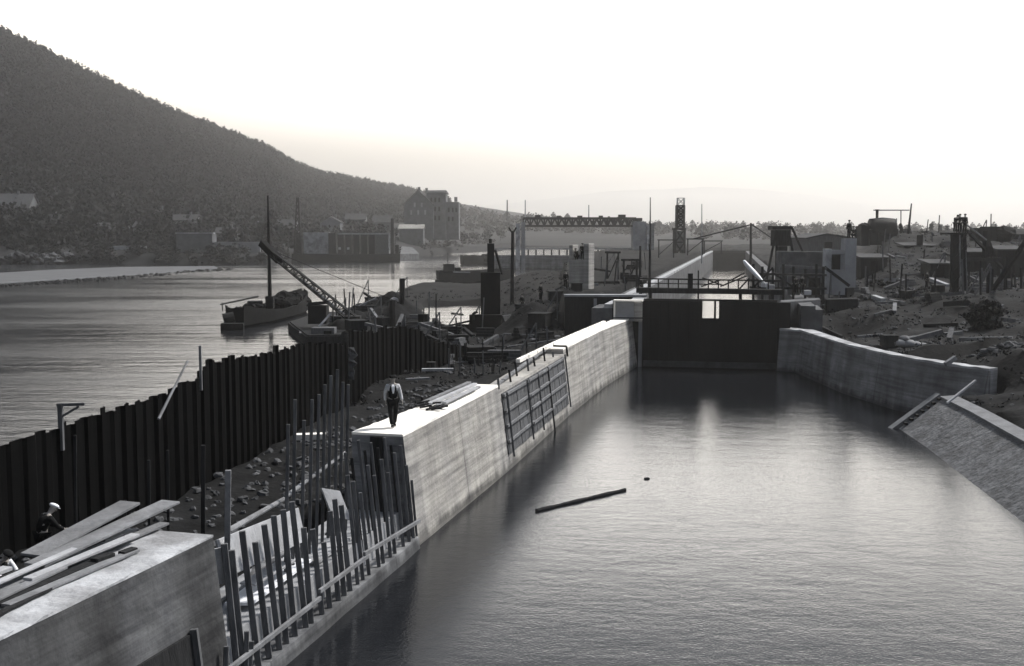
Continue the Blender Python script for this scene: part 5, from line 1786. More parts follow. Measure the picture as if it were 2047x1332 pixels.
# hut on the skyline
HD = 150.0
hu = thing('skyline_hut', 'small dark hut with an overhanging flat roof on the right skyline', 'hut', D(1975, 476, HD))
tower_box(1957, 1994, 456, 482, HD, 3, M['wood_dark'], 'wall', hu)
mb = MB()
mb.hexa([D(1953, 462, HD - .4), D(1999, 456.5, HD - .4), D(1999, 456.5, HD + 3.6), D(1953, 462, HD + 3.6), D(1960, 453.5, HD - .4), D(1999, 453, HD - .4), D(1999, 453, HD + 3.6), D(1960, 453.5, HD + 3.6)])
mb.obj('roof', M['steel'], hu)
tower_box(1966, 1974, 462, 476, HD - 0.12, 0.14, M['deep_black'], 'door', hu)
mb = MB(); mb.ell((XP(2012, 470, HD), HD + 1, ZP(468, HD)), (1.7, 1.5, 1.1), 10, 6, 0.15)
tag(mb.obj('skyline_heap', M['earth_right']), 'rounded spoil heap beside the skyline hut', 'heap')
# bush
BD = 84.0
c_ = D(1976, 640, BD)
v = np.concatenate([leafy(420, 0.14, 1.0, 0.75, zc_b, 77 + k_b) + np.array([dx_b, 0, 0]) for k_b, (dx_b, zc_b) in enumerate(((-0.6, 0.9), (0.5, 0.8), (0.0, 1.35), (0.1, 0.5)))])
bs_ = thing('dark_bush', 'dense dark round bush at the right side below the derrick', 'bush', (c_.x, BD, rz(c_.x, BD)))
o = np_obj('crown', v, np.arange(len(v)).reshape(-1, 4), M['leaf_dark']); o.parent = bs_
mb = MB()
for k in range(6):
    a = k * 1.05
    mb.path([(0, 0, -0.3), (math.cos(a) * 0.3, math.sin(a) * 0.3, 0.6), (math.cos(a) * 0.7, math.sin(a) * 0.7, 1.3)], [0.07, 0.05, 0.02], 6)
k_ = len(bs_.children)
ORIG[bs_.name] = Vector((0, 0, 0)); mb.obj('stems', M['bark'], bs_)

# ------------------------------------------------------------------ pile driver and works at the inlet
ID = 112.0
pd_ = thing('pile_driver', 'tall black pile driving rig standing at the river inlet', 'pile driver', D(980, 665, ID))
tower_box(961, 1000, 545, 690, ID, 2.0, M['deep_black'], 'casing', pd_)
tower_box(974, 988, 487, 544.5, ID + 0.3, 0.8, M['steel'], 'leader', pd_)
tower_box(977, 983, 478, 486.5, ID + 0.3, 0.6, M['steel'], 'head_sheave', pd_)
mb = MB(); mb.bar(D(990, 500, ID + 1.0), D(1004, 548, ID + 2.4), 0.2, 0.2); mb.obj('back_stay', M['steel'], pd_)
tower_box(938, 1003, 630, 690, ID - 1.2, 1.1, M['deep_black'], 'base_frame', pd_)
mb = MB(); mb.tube(D(946, 640, ID - 1.4), D(946, 626, ID - 1.4), 0.12); mb.tube(D(946, 626, ID - 1.4), D(955, 624, ID - 1.4), 0.12); mb.obj('exhaust_pipe', M['steel'], pd_)
mb = MB(); mb.bar(D(886, 654, 118), D(948, 640, 113), 0.14, 0.18)
tag(mb.obj('gangplank', M['wood_dark']), 'thin dark gangplank crossing the bright inlet', 'plank')
mb = MB(); mb.bar(D(868, 640, 119), D(893, 668, 116), 0.5, 0.5)
tag(mb.obj('timber_balk', M['wood_dark']), 'dark sloping timber at the left edge of the inlet', 'timber')
mb = MB(); mb.tube(D(893, 660, 118.5), D(935, 654, 118.5), 0.13)
tag(mb.obj('floating_log', M['wood_dark']), 'dark log floating in the inlet by the gangplank', 'log')
mb = MB(); mb.tube(G(903, 627, 0.05), G(926, 629, 0.05), 0.16, 0.1)
tag(mb.obj('floating_log', M['wood_dark']), 'short dark log afloat in the middle of the inlet', 'log')
mp2 = thing('signal_mast', 'tall dark mast with a forked top, right of the pile driver', 'mast', D(1025, 590, 140))
mb = MB(); mb.tube(D(1024, 595, 140) + Vector((0, 0, -1)), D(1025, 462, 140), 0.30, 0.2, 8); mb.obj('pole', M['steel'], mp2)
mb = MB(); mb.bar(D(1025, 468, 140), D(1017, 455, 140), 0.2, 0.2); mb.bar(D(1025, 468, 140), D(1032, 455, 140), 0.2, 0.2); mb.obj('fork', M['steel'], mp2)
post(804, 557, 655, 128, 0.66, 'thick black bollard pile standing on the spoil mound', name='mooring_pile', m='steel', taper=1.0)
post(847, 628, 690, 112, 1.2, 'broad black mooring dolphin at the left end of the inlet', name='mooring_pile', m='deep_black', taper=0.95)
post(785, 600, 650, 122, 0.9, 'dark pile on the spoil mound left of the tall bollard pile', name='mooring_pile', m='steel', taper=0.9)
_dx = XP(788, 574, 128)
mb = MB(); mb.ell((_dx, 128, gz(_dx, 128) + 0.3), (0.5, 0.4, 0.35), 8, 6, 0.1)
tag(mb.obj('round_drum', M['conc_mid']), 'small pale round drum on top of the spoil mound', 'drum')
mb = MB(); mb.bar(D(728, 586, 127), D(740, 594, 126), 0.25, 0.2)
tag(mb.obj('timber_balk', M['wood_dark']), 'dark timber stub poking out of the spoil mound', 'timber')
mb = MB(); mb.bar(D(735, 615, 118), D(748, 680, 113), 0.14, 0.16)
tag(mb.obj('timber_balk', M['wood_dark']), 'thin timber leaning on the face of the spoil mound', 'timber')

# crane pontoon, hut and derrick boom
po = thing('work_pontoon', 'grey work pontoon moored against the spoil mound', 'pontoon', G(650, 690, 0))
pq = [G(576, 662, 0), G(612, 692, 0), G(702, 690, 0), G(690, 640, 0), G(640, 640, 0)]
mb = MB(); mb.prism([(p.x, p.y) for p in pq], -0.4, 0.95); mb.obj('hull', M['wood_dark'], po)
mb = MB(); mb.prism([(p.x * 0.985 - 0.2, p.y + 0.2) for p in pq], 0.954, 1.1); mb.obj('deck', M['wood_dark'], po)
tower_box(622, 668, 656, 684, 112.5, 1.6, M['wood_mid'], 'deck_box', po)
tower_box(647, 662, 662, 684, 112.3, 0.2, M['deep_black'], 'box_opening', po)
ht = thing('crane_hut', 'dark hut with a slanted roof on the pontoon beside the barge', 'hut', D(632, 642, 119))
tower_box(615, 652, 612, 648, 119, 1.8, M['steel'], 'wall', ht)
mb = MB(); mb.hexa([D(611, 613, 118.7), D(654, 608, 118.7), D(654, 608, 121.2), D(611, 613, 121.2), D(617, 605, 118.7), D(650, 602, 118.7), D(650, 602, 121.2), D(617, 605, 121.2)]); mb.obj('roof', M['wood_dark'], ht)
mb = MB(); mb.bar(D(638, 653, 116.5), D(660, 628, 117.5), 0.3, 0.1)
tag(mb.obj('plank', M['wood_pale']), 'pale plank leaning against the crane hut', 'plank')
dc = thing('derrick_crane', 'long lattice crane boom slanting up over the barge from the spoil mound', 'crane', D(706, 640, 116))
A, B_ = D(708, 640, 116), D(534, 500, 124)
dd = (B_ - A).normalized()
sv = dd.cross(Vector((0, 1, 0))).normalized()
mb = MB()
L_ = (B_ - A).length
for s_ in (-1, 1):
    for q_ in (-1, 1):
        mb.bar(A + sv * 0.42 * s_ + Vector((0, 0.4 * q_, 0)), B_ + sv * 0.26 * s_ + Vector((0, 0.25 * q_, 0)), 0.13, 0.13)
n = 17
for k in range(n):
    for q_ in (-1, 1):
        w0, w1 = 0.42 - 0.16 * k / n, 0.42 - 0.16 * (k + 1) / n
        p, r_ = A + dd * L_ * k / n, A + dd * L_ * (k + 1) / n
        s_ = 1 if k % 2 else -1
        mb.bar(p + sv * w0 * s_ + Vector((0, 0.38 * q_, 0)), r_ - sv * w1 * s_ + Vector((0, 0.34 * q_, 0)), 0.09, 0.09)
        mb.bar(r_ + sv * w1 + Vector((0, 0.34 * q_, 0)), r_ - sv * w1 + Vector((0, 0.34 * q_, 0)), 0.08, 0.08)
    mb.bar(r_ + sv * w1 + Vector((0, 0.3, 0)), r_ + sv * w1 - Vector((0, 0.3, 0)), 0.08, 0.08)
mb.obj('boom', M['steel'], dc)
mb = MB(); mb.bar(D(560, 522, 123), D(524, 486, 124.4), 0.85, 0.7); mb.obj('boom_head', M['deep_black'], dc)
mb = MB(); mb.bar(D(600, 556, 121), D(688, 628, 117), 0.25, 0.06); mb.obj('walk_board', M['wood_grey'], dc)
mb = MB(); mb.tube(D(533, 497, 124), D(800, 606, 122), 0.035, 0.035, 5); mb.obj('stay_cable', M['steel'], dc)
mb = MB(); mb.box(D(706, 645, 116), (1.6, 1.4, 1.4)); mb.obj('winch', M['steel'], dc)

# ------------------------------------------------------------------ boats
def hull(mb, a, b_, beam, z_deck, z_keel=-0.5, sheer=0.6, bow=0.35, stern=0.75, n=14):
    """hull from stern a to bow b (plan), lofted"""
    a, b_ = Vector((a[0], a[1], 0)), Vector((b_[0], b_[1], 0))
    d = (b_ - a).normalized()
    s_ = Vector((-d.y, d.x, 0))
    rings = []
    for k in range(n + 1):
        t = k / n
        wdt = beam / 2 * min(1, stern + (1 - stern) * math.sin(min(1, t / 0.28) * math.pi / 2)) * (1 if t < 1 - bow else math.sqrt(max(0.003, 1 - ((t - 1 + bow) / bow) ** 2)))
        zz = z_deck + sheer * (2 * t - 0.9) ** 2
        c_ = a.lerp(b_, t)
        rings.append([c_ - s_ * wdt * 0.55 + Vector((0, 0, z_keel)), c_ - s_ * wdt * 0.92 + Vector((0, 0, 0.3)), c_ - s_ * wdt + Vector((0, 0, zz)), c_ - s_ * wdt * 0.88 + Vector((0, 0, zz)),
                      c_ - s_ * wdt * 0.86 + Vector((0, 0, zz - 0.35)), c_ + s_ * wdt * 0.86 + Vector((0, 0, zz - 0.35)), c_ + s_ * wdt * 0.88 + Vector((0, 0, zz)), c_ + s_ * wdt + Vector((0, 0, zz)), c_ + s_ * wdt * 0.92 + Vector((0, 0, 0.3)), c_ + s_ * wdt * 0.55 + Vector((0, 0, z_keel))])
    mb.loft(rings)
    return a, d, s_
ba, bb = G(470, 656, 0), G(606, 622, 0)
bg_ = thing('sailing_barge', 'dark wooden barge with one tall mast lying in the river', 'barge', ba.lerp(bb, 0.5))
mb = MB()
a, d, s_ = hull(mb, ba, bb, 5.2, 1.55, sheer=1.5, bow=0.45, stern=0.45)
mb.obj('hull', M['deep_black'], bg_)
Lb = (bb - ba).length
mm = D(540, 620, 0 or (ba.y + (bb.y - ba.y) * 0.45))
mb = MB(); mb.tube((mm.x, mm.y, 0.6), (mm.x, mm.y, ZP(391, mm.y)), 0.30, 0.10, 10); mb.obj('mast', M['deep_black'], bg_)
mb = MB(); mb.box((mm.x, mm.y, 2.3), (1.0, 1.0, 1.6)); mb.obj('mast_case', M['deep_black'], bg_)
mb = MB()
for k in range(60):
    t = random.uniform(0.55, 0.92)
    q_ = random.uniform(-1.6, 1.6)
    c_ = a + d * Lb * t + s_ * q_
    mb.rock(c_ + Vector((0, 0, 1.6 + 1.5 * (1 - abs(q_) / 1.9) * math.sin(math.pi * (t - 0.5) / 0.46))), random.uniform(0.5, 0.9))
mb.obj('cargo', M['deep_black'], bg_)
mb = MB()
for k in range(10):
    c_ = a + d * Lb * random.uniform(0.02, 0.3) + s_ * random.uniform(-1.4, 1.4)
    mb.rock(c_ + Vector((0, 0, 2.2)), random.uniform(0.4, 0.7))
mb.obj('deck_gear', M['deep_black'], bg_)
mb = MB(); mb.box(a + d * Lb * 0.26 + Vector((0, 0, 2.2)), (1.8, 1.8, 1.2), rz=0.3); mb.obj('cabin', M['wood_dark'], bg_)
y_ = mm.y - 3
mb = MB(); mb.tube(D(516, 593, y_), D(441, 609, y_ - 6), 0.12, 0.09, 6); mb.tube(D(444, 606, y_ - 6), D(445, 622, y_ - 6), 0.07, 0.07, 6); mb.obj('boom', M['wood_dark'], bg_)
mb = MB(); mb.box(G(465, 660, 0) + Vector((0, 0, 0.35)), (2.6, 1.6, 0.9), rz=0.15); mb.obj('rudder_float', M['deep_black'], bg_)
mb = MB(); mb.bar(G(606, 640, 0.8), G(600, 668, 0.9), 0.25, 0.2); mb.obj('fender_board', M['wood_mid'], bg_)
c_ = D(452, 640, ba.y - 1)
mb = MB(); mb.tube(c_ + Vector((-0.3, 0, 0)), c_ + Vector((0.9, 0.4, 0.3)), 0.8, 0.7, 12); mb.obj('stern_drum', M['steel'], bg_)

tg = thing('tug_barge', 'dark flat barge with a small wheelhouse, half hidden by the pile driver', 'barge', G(925, 562, 0))
mb = MB(); hull(mb, G(1010, 561, 0), G(878, 566, 0), 6.5, ZP(543, 250), sheer=0.15, bow=0.10); mb.obj('hull', M['steel'], tg)
tower_box(886, 908, 528, 545, 250, 2.5, M['steel'], 'wheelhouse', tg)
tower_box(909, 921, 535, 545, 250, 2.0, M['steel'], 'hatch_cover', tg)
mb = MB(); mb.tube(D(895, 530, 251), D(895, 505, 251), 0.13, 0.08, 6); mb.obj('mast', M['wood_mid'], tg)
mb = MB(); mb.bar(D(906, 544, 248), D(940, 545, 248), 0.3, 0.22); mb.obj('gunwale_board', M['conc_mid'], tg)
mb = MB(); mb.box(G(880, 563, 0.3), (2.2, 3, 0.9)); mb.obj('bow_float', M['deep_black'], tg)
bt = thing('moored_barge', 'low grey barge moored farther upstream behind the tug barge', 'barge', G(950, 530, 0))
mb = MB(); hull(mb, G(1010, 527, 0), G(926, 530, 0), 8, ZP(516, 390), sheer=0.9, bow=0.2); mb.obj('hull', M['steel'], bt)
mb = MB()
for k in range(16):
    mb.rock(D(random.uniform(948, 975), random.uniform(512, 518), 395), random.uniform(1.0, 1.8))
mb.obj('cargo', M['rock_dark'], bt)

# dredger by the far bank
DD = 432.0
dr = thing('dredger', 'long dark bucket dredger lying by the far bank with a tall mast and deck bins', 'dredger', G(700, 522, 0))
mb = MB(); hull(mb, D(800, 520, DD), D(583, 520, DD - 4), 9, ZP(508, DD), z_keel=-0.5, sheer=0.2, bow=0.12); mb.obj('hull', M['steel'], dr)
mb = MB()
for s_ in (-1, 1):
    mb.bar(D(595 + 7 * s_, 508, DD), D(595 + 1.5 * s_, 395, DD), 0.5, 0.5)
    mb.bar(D(595 + 7 * s_, 508, DD + 3), D(595 + 1.5 * s_, 395, DD + 1), 0.5, 0.5)
for k in range(9):
    h0, h1 = 508 - k * 12.5, 508 - (k + 1) * 12.5
    w0, w1 = 7 - 0.6 * k, 7 - 0.6 * (k + 1)
    mb.bar(D(595 - w0, h0, DD), D(595 + w1, h1, DD), 0.35, 0.35)
    mb.bar(D(595 + w0, h0, DD), D(595 - w1, h1, DD), 0.35, 0.35)
mb.obj('ladder_mast', M['steel'], dr)
tower_box(587, 604, 478, 510, DD + 0.5, 3, M['steel'], 'engine_house', dr)
tower_box(605, 657, 465, 510, DD + 6, 4, M['conc_pale'], 'deck_shed', dr)
tower_box(656, 671, 466, 510, DD + 2, 4, M['steel'], 'hopper', dr)
for k in range(5):
    tower_box(675 + k * 15.5, 687 + k * 15.5, 470, 510, DD + 1, 4, M['steel'], 'hopper', dr)
tower_box(740, 777, 469, 510, DD + 2, 5, M['wood_mid'], 'deck_house', dr)
tower_box(656, 778, 466, 469, DD + 6.2, 1, M['conc_mid'], 'roof_edge', dr)
tower_box(776, 779, 466, 497, DD - 0.4, 0.7, M['conc_pale'], 'pale_pipe', dr)
tower_box(781, 787, 437, 512, DD, 1.3, M['steel'], 'spud_post', dr)
tower_box(791, 797, 490, 512, DD, 1.3, M['steel'], 'spud_post', dr)
for px in (679, 696):
    mb = MB(); mb.box(D(px, 497, DD - 3), (0.9, 0.3, 0.9)); mb.obj('porthole_plate', M['conc_mid'], dr)
mb = MB(); mb.tube(G(755, 522, 0) + Vector((0, -6, -0.3)), D(755, 500, G(755, 522, 0).y - 6), 0.45, 0.2, 8)
tag(mb.obj('channel_marker', M['white']), 'slim white channel marker in front of the dredger', 'marker')
# slipway and low pale roof beside the dredger
rp_ = [D(800, 508, 452), D(838, 507, 468), D(824, 494, 505), D(802, 493, 500)]
mb = MB(); mb.add([p for p in rp_] + [p - Vector((0, 0, 3)) for p in rp_], [(0, 1, 2, 3), (0, 4, 5, 1), (1, 5, 6, 2), (2, 6, 7, 3), (3, 7, 4, 0)])
tag(mb.obj('slipway', M['conc_dark']), 'pale sloping slipway on the bank behind the dredger', 'slipway')

# ------------------------------------------------------------------ houses and large building on the far bank
def house(px0, px1, pe, pr_, d, dep, label, wm, rm, windows=3, name='house', gable=False):
    """house with eaves at pixel row pe and ridge at pr_"""
    xa, xb = XP(px0, 460, d), XP(px1, 460, d)
    z0, z1, z2 = fz((xa + xb) / 2, d) - 3, ZP(pe, d), ZP(pr_, d)
    root = thing(name, label, 'house', ((xa + xb) / 2, d, z0))
    mb = MB()
    if gable:
        xm_ = (xa + xb) / 2
        mb.loft([[(xa, y_, z0), (xb, y_, z0), (xb, y_, z1), (xm_, y_, z2 - .2), (xa, y_, z1)] for y_ in (d, d + dep)])
    else:
        ym = d + dep / 2
        mb.loft([[(x_, d, z0), (x_, d + dep, z0), (x_, d + dep, z1), (x_, ym, z2 - .2), (x_, d, z1)] for x_ in (xa, xb)])
    mb.obj('wall', M[wm], root)
    mb = MB()
    if gable:
        for xs_, xe in ((xa - .5, xm_), (xb + .5, xm_)):
            mb.hexa([Vector(v) for v in ((xs_, d - .5, z1 - .1), (xe, d - .5, z2), (xe, d + dep + .5, z2), (xs_, d + dep + .5, z1 - .1), (xs_, d - .5, z1 + .25), (xe, d - .5, z2 + .35), (xe, d + dep + .5, z2 + .35), (xs_, d + dep + .5, z1 + .25))])
    else:
        for ys_, ye in ((d - .5, ym), (d + dep + .5, ym)):
            mb.hexa([Vector(v) for v in ((xa - .5, ys_, z1 - .1), (xb + .5, ys_, z1 - .1), (xb + .5, ye, z2), (xa - .5, ye, z2), (xa - .5, ys_, z1 + .25), (xb + .5, ys_, z1 + .25), (xb + .5, ye, z2 + .35), (xa - .5, ye, z2 + .35))])
    rf_ = mb.obj('roof', M[rm], root)
    mb = MB(); mb.box((xa + (xb - xa) * 0.7, d + dep / 2, z2 + 0.6), (0.9, 0.9, 1.8)); mb.obj('chimney', M['wall_dark'], rf_)
    for k in range(windows):
        x_ = xa + (xb - xa) * (k + 0.5) / windows
        mb = MB(); mb.box((x_, d - 0.02, z1 - 2.2), (1.1, 0.12, 1.7)); mb.obj('window', M['pane'], root)
    return root
house(-45, 58, 418, 388, 470, 12, 'house with a broad pale hipped roof at the left edge below the hill', 'wall_dark', 'roof_pale', 4)
house(212, 286, 436, 428, 520, 9, 'long low house with a pale roof above the quay bank', 'wall_dark', 'roof_pale', 5)
house(302, 326, 434, 418, 500, 9, 'small pale gabled house right of the long low house', 'wall_light', 'roof', 2, gable=True)
house(340, 392, 442, 430, 480, 9, 'whitish house with dark roof above the quay wall', 'wall_light', 'roof', 4)
house(400, 430, 414, 402, 560, 10, 'pale house higher up on the hill foot', 'wall_light', 'roof', 2)
house(185, 250, 462, 447, 450, 9, 'wide grey house low on the bank below the long pale roof', 'wall_light', 'roof_pale', 4)
house(430, 470, 468, 456, 440, 8, 'grey cottage on the bank left of the barge mast', 'wall_dark', 'roof', 3)
house(798, 846, 458, 450, 585, 9, 'low shed with a bright roof in front of the large gabled building', 'wall_dark', 'conc_new', 0, name='low_shed')
house(690, 730, 440, 428, 640, 10, 'hazy house among trees behind the dredger', 'wall_dark', 'roof', 3)
house(80, 112, 442, 430, 455, 9, 'small grey house above the rocky shore, right of the broad pale roof', 'wall_light', 'roof', 3)
house(130, 176, 450, 436, 470, 10, 'dark roofed house half hidden by bank trees above the shore', 'wall_light', 'roof', 3, gable=True)
house(266, 300, 456, 444, 440, 9, 'pale cottage low on the bank under the long low house', 'wall_light', 'roof', 3)
house(470, 512, 446, 432, 520, 10, 'grey house on the hill foot just left of the barge mast', 'wall_light', 'roof', 3)
house(552, 590, 452, 440, 520, 10, 'dim house on the hill foot left of the dredger mast', 'wall_light', 'roof', 3)
house(640, 680, 446, 434, 560, 10, 'dim gabled house above the dredger shed', 'wall_light', 'roof', 2, gable=True)
house(745, 782, 446, 432, 600, 10, 'hazy house left of the low shed with the bright roof', 'wall_dark', 'roof', 3)
qw = thing('quay_bank', 'dark steep quay wall below the houses on the far bank', 'wall', D(390, 510, 410))
tower_box(352, 424, 468, 520, 410, 6, M['wall_dark'], 'wall_face', qw)
tower_box(350, 426, 465, 467.5, 409.6, 3, M['conc_mid'], 'coping', qw)
wall_box('garden_wall', D(205, 500, 418), D(292, 500, 418), Vector((0, 1, 0)), 2, ZP(492, 418), 'conc_pale', 'short pale garden wall near the water on the far bank')
wall_box('garden_wall', D(425, 500, 410), D(520, 500, 414), Vector((0, 1, 0)), 2, ZP(484, 412), 'wall_light', 'low pale wall right of the dark quay wall')
# rocky shore at the left edge
mb = MB()
for k in range(160):
    px = random.uniform(-80, 140)
    p = D(px, random.uniform(508, 528), random.uniform(398, 412))
    mb.rock(p, random.uniform(0.8, 2.0))
tag(mb.obj('shore_rocks', M['rock']), 'pale tumbled rocks on the shore at the left edge', 'rocks', kind='stuff')

QB = 600.0
bd = thing('gabled_building', 'large tall building with a steep gabled wing standing against the sky', 'building', D(865, 462, QB))
zb_, zr_ = ZP(470, QB) - 2, ZP(381, QB)
xa, xm_, xb = XP(808, 450, QB), XP(836, 450, QB), XP(866, 450, QB)
ze = ZP(410, QB)
mb = MB(); mb.loft([[(xa, y_, zb_), (xb, y_, zb_), (xb, y_, ze), (xm_, y_, zr_ - .3), (xa, y_, ze)] for y_ in (QB, QB + 22)]); mb.obj('gable_wing', M['wall_dark'], bd)
mb = MB()
for xs_, xe in ((xa - .8, xm_), (xb + .3, xm_)):
    mb.hexa([Vector(v) for v in ((xs_, QB - .6, ze - .3), (xe, QB - .6, zr_ - .2), (xe, QB + 22.6, zr_ - .2), (xs_, QB + 22.6, ze - .3), (xs_, QB - .6, ze + .2), (xe, QB - .6, zr_ + .3), (xe, QB + 22.6, zr_ + .3), (xs_, QB + 22.6, ze + .2))])
mb.obj('gable_roof', M['roof'], bd)
tower_box(852, 891, 384, 480, QB + 6, 18, M['wall_dark'], 'tall_wing', bd)
mb = MB()
za_, zt_ = ZP(386, QB), ZP(379, QB)
xa2, xb2 = XP(848, 450, QB), XP(893, 450, QB)
mb.hexa([Vector(v) for v in ((xa2, QB + 5, za_), (xb2, QB + 5, za_), (xb2, QB + 25, za_), (xa2, QB + 25, za_), (xa2 + 1, QB + 11, zt_), (xb2 - 1, QB + 11, zt_), (xb2 - 1, QB + 19, zt_), (xa2 + 1, QB + 19, zt_))]); mb.obj('tall_roof', M['roof'], bd)
tower_box(891.5, 917, 404, 480, QB + 8, 14, M['wall_dark'], 'side_wing', bd)
tower_box(895, 899, 396, 403.5, QB + 12, 1.5, M['wall_dark'], 'chimney', bd)
tower_box(908, 914, 394, 403.5, QB + 12, 2.0, M['wall_dark'], 'chimney', bd)
tower_box(835, 840, 374, 384, QB + 8, 1.5, M['wall_dark'], 'chimney', bd)
tower_box(850, 855, 376, 384, QB + 12, 1.5, M['wall_dark'], 'chimney', bd)
for k, (px, py) in enumerate(((822, 425), (836, 425), (850, 425), (829, 410), (843, 410), (862, 400), (870, 400), (878, 400), (862, 418), (870, 418), (878, 418), (862, 436), (870, 436), (878, 436), (897, 420), (905, 420), (912, 420), (897, 438), (905, 438))):
    yy = QB - 0.05 if k < 5 else (QB + 5.95 if k < 14 else QB + 7.95)
    mb = MB(); p = D(px, py, yy); mb.box(p, (0.9, 0.14, 2.4)); mb.obj('window', M['conc_mid'] if k < 5 else M['pane'], bd)
post(1014, 400, 440, 640, 0.9, 'thin faint pole beside the large gabled building', name='mast', m='wood_mid', pxt=1014)

# ------------------------------------------------------------------ log and bits in the canal
p, q = G(1072, 1021, 0.04), G(1250, 979, 0.04)
mb = MB()
n = 9
for k in range(n):
    a, b_ = p.lerp(q, k / n), p.lerp(q, (k + 1) / n)
    mb.tube(a, b_, 0.075 + 0.015 * math.sin(k * 2.1), 0.075 + 0.015 * math.sin(k * 2.1 + 2.1), 8)
tag(mb.obj('floating_log', M['wood_dark']), 'long dark log floating in the middle of the canal', 'log')
mb = MB(); mb.box(G(1293, 957, 0.02), (0.22, 0.16, 0.08), rz=0.5)
tag(mb.obj('floating_block', M['wood_dark']), 'small dark piece of wood floating beyond the long log', 'driftwood')

# ------------------------------------------------------------------ timber litter behind the walls
def litter(px, py, d, L, ang, wd, m, label, name='plank', rise=0.0):
    p = D(px, py, d)
    z_ = gz(p.x, d) + wd * 0.4 + 0.05
    a_ = math.radians(ang)
    e = Vector((math.cos(a_), math.sin(a_), 0)) * L / 2
    mb = MB(); mb.bar(Vector((p.x, d, z_)) - e, Vector((p.x, d, z_ + rise)) + e, wd, wd * 0.5)
    return tag(mb.obj(name, M[m]), label, name.replace('_', ' '), 'timber lying behind the guide wall')
litter(875, 762, 76, 2.2, 5, 0.35, 'conc_pale', 'pale board lying on the dark ground beyond the man')
litter(835, 774, 72, 1.6, 20, 0.25, 'wood_grey', 'grey plank just left of the pale board beyond the man')
litter(620, 862, 52, 1.5, 10, 0.5, 'conc_top', 'white board lying on the ground behind the tall poles')
litter(950, 725, 84, 3.5, 30, 0.2, 'wood_mid', 'thin plank on the ground left of the formwork')
litter(1050, 665, 97, 4.5, -30, 0.3, 'wood_mid', 'grey balk on the slope below the pile driver', 'timber_balk')
litter(1090, 675, 95, 4.0, 50, 0.25, 'wood_grey', 'pale balk on the slope left of the dark abutment', 'timber_balk')
litter(1070, 690, 92, 5.0, 20, 0.25, 'wood_mid', 'long grey plank low on the slope', rise=0.5)
litter(990, 690, 94, 5.0, -10, 0.3, 'wood_dark', 'dark balk at the foot of the pile driver', 'timber_balk')
litter(760, 735, 84, 4.5, 15, 0.25, 'wood_dark', 'dark balk behind the low black screen', 'timber_balk')
g_ = random.Random(5)
rods = sorted([(g_.uniform(895, 1010), g_.uniform(74, 88)) for _ in range(16)])
for i, (px, d) in enumerate(rods):
    x_ = XP(px, 700, d)
    z_ = gz(x_, d)
    stake((x_, d, z_ - 0.3), (x_ + g_.uniform(-.08, .08), d, z_ + g_.uniform(0.9, 2.2)), 0.09, f'thin upright rod on the dark ground behind the wall, {ORD[i]} from the left', 'upright rods behind the guide wall',
          m='wood_mid' if i % 2 else 'wood_dark', name='upright_rod')
post(905, 728, 765, 78, 0.45, 'dark stump post beyond the pale board', name='stump')
mb = MB(); p = D(862, 757, 77); z_ = gz(p.x, 77); mb.tube((p.x, 77, z_), (p.x, 77, z_ + 0.75), 0.35, 0.35, 12)
tag(mb.obj('oil_drum', M['steel']), 'dark drum standing beyond the man', 'drum')
rings = []
for k in range(9):
    py_ = 694 + k * 8
    wl_, wr_2 = XP(690 + random.uniform(-3, 3), py_, 66.4), XP(712 + random.uniform(-5, 4), py_, 66.4)
    z_ = ZP(py_, 66.4)
    j1, j2, j3 = (random.uniform(-.14, .14) for _ in range(3))
    rings.append([(wl_, 66.1 + j1, z_), ((wl_ + wr_2) / 2, 66.1 + j2, z_ + j3 * .3), (wr_2, 66.1 + j3, z_), (wr_2, 66.16 + j3, z_), ((wl_ + wr_2) / 2, 66.16 + j2, z_ + j3 * .3), (wl_, 66.16 + j1, z_)])
mb = MB()
mb.loft(rings)
tag(mb.obj('hanging_sheet', M['wood_mid']), 'crumpled grey sheet hanging at the end of the sheet piles', 'sheet')

# ------------------------------------------------------------------ people
def skin_mesh(name, vs, es, rs, sub=1):
    me = bpy.data.meshes.new(name)
    me.from_pydata(vs, es, [])
    o = bpy.data.objects.new(name, me)
    C.objects.link(o)
    sk_ = o.modifiers.new('skin', 'SKIN')
    sk_.use_smooth_shade = True
    for i, r_ in enumerate(rs):
        sv_ = me.skin_vertices[0].data[i]
        sv_.radius = (r_, r_) if not isinstance(r_, tuple) else r_
        sv_.use_root = (i == 0)
    if sub:
        sd_ = o.modifiers.new('sub', 'SUBSURF')
        sd_.levels = sub
        sd_.render_levels = sub
    dg = bpy.context.evaluated_depsgraph_get()
    out = bpy.data.meshes.new_from_object(o.evaluated_get(dg))
    bpy.data.objects.remove(o)
    out.name = name
    return out

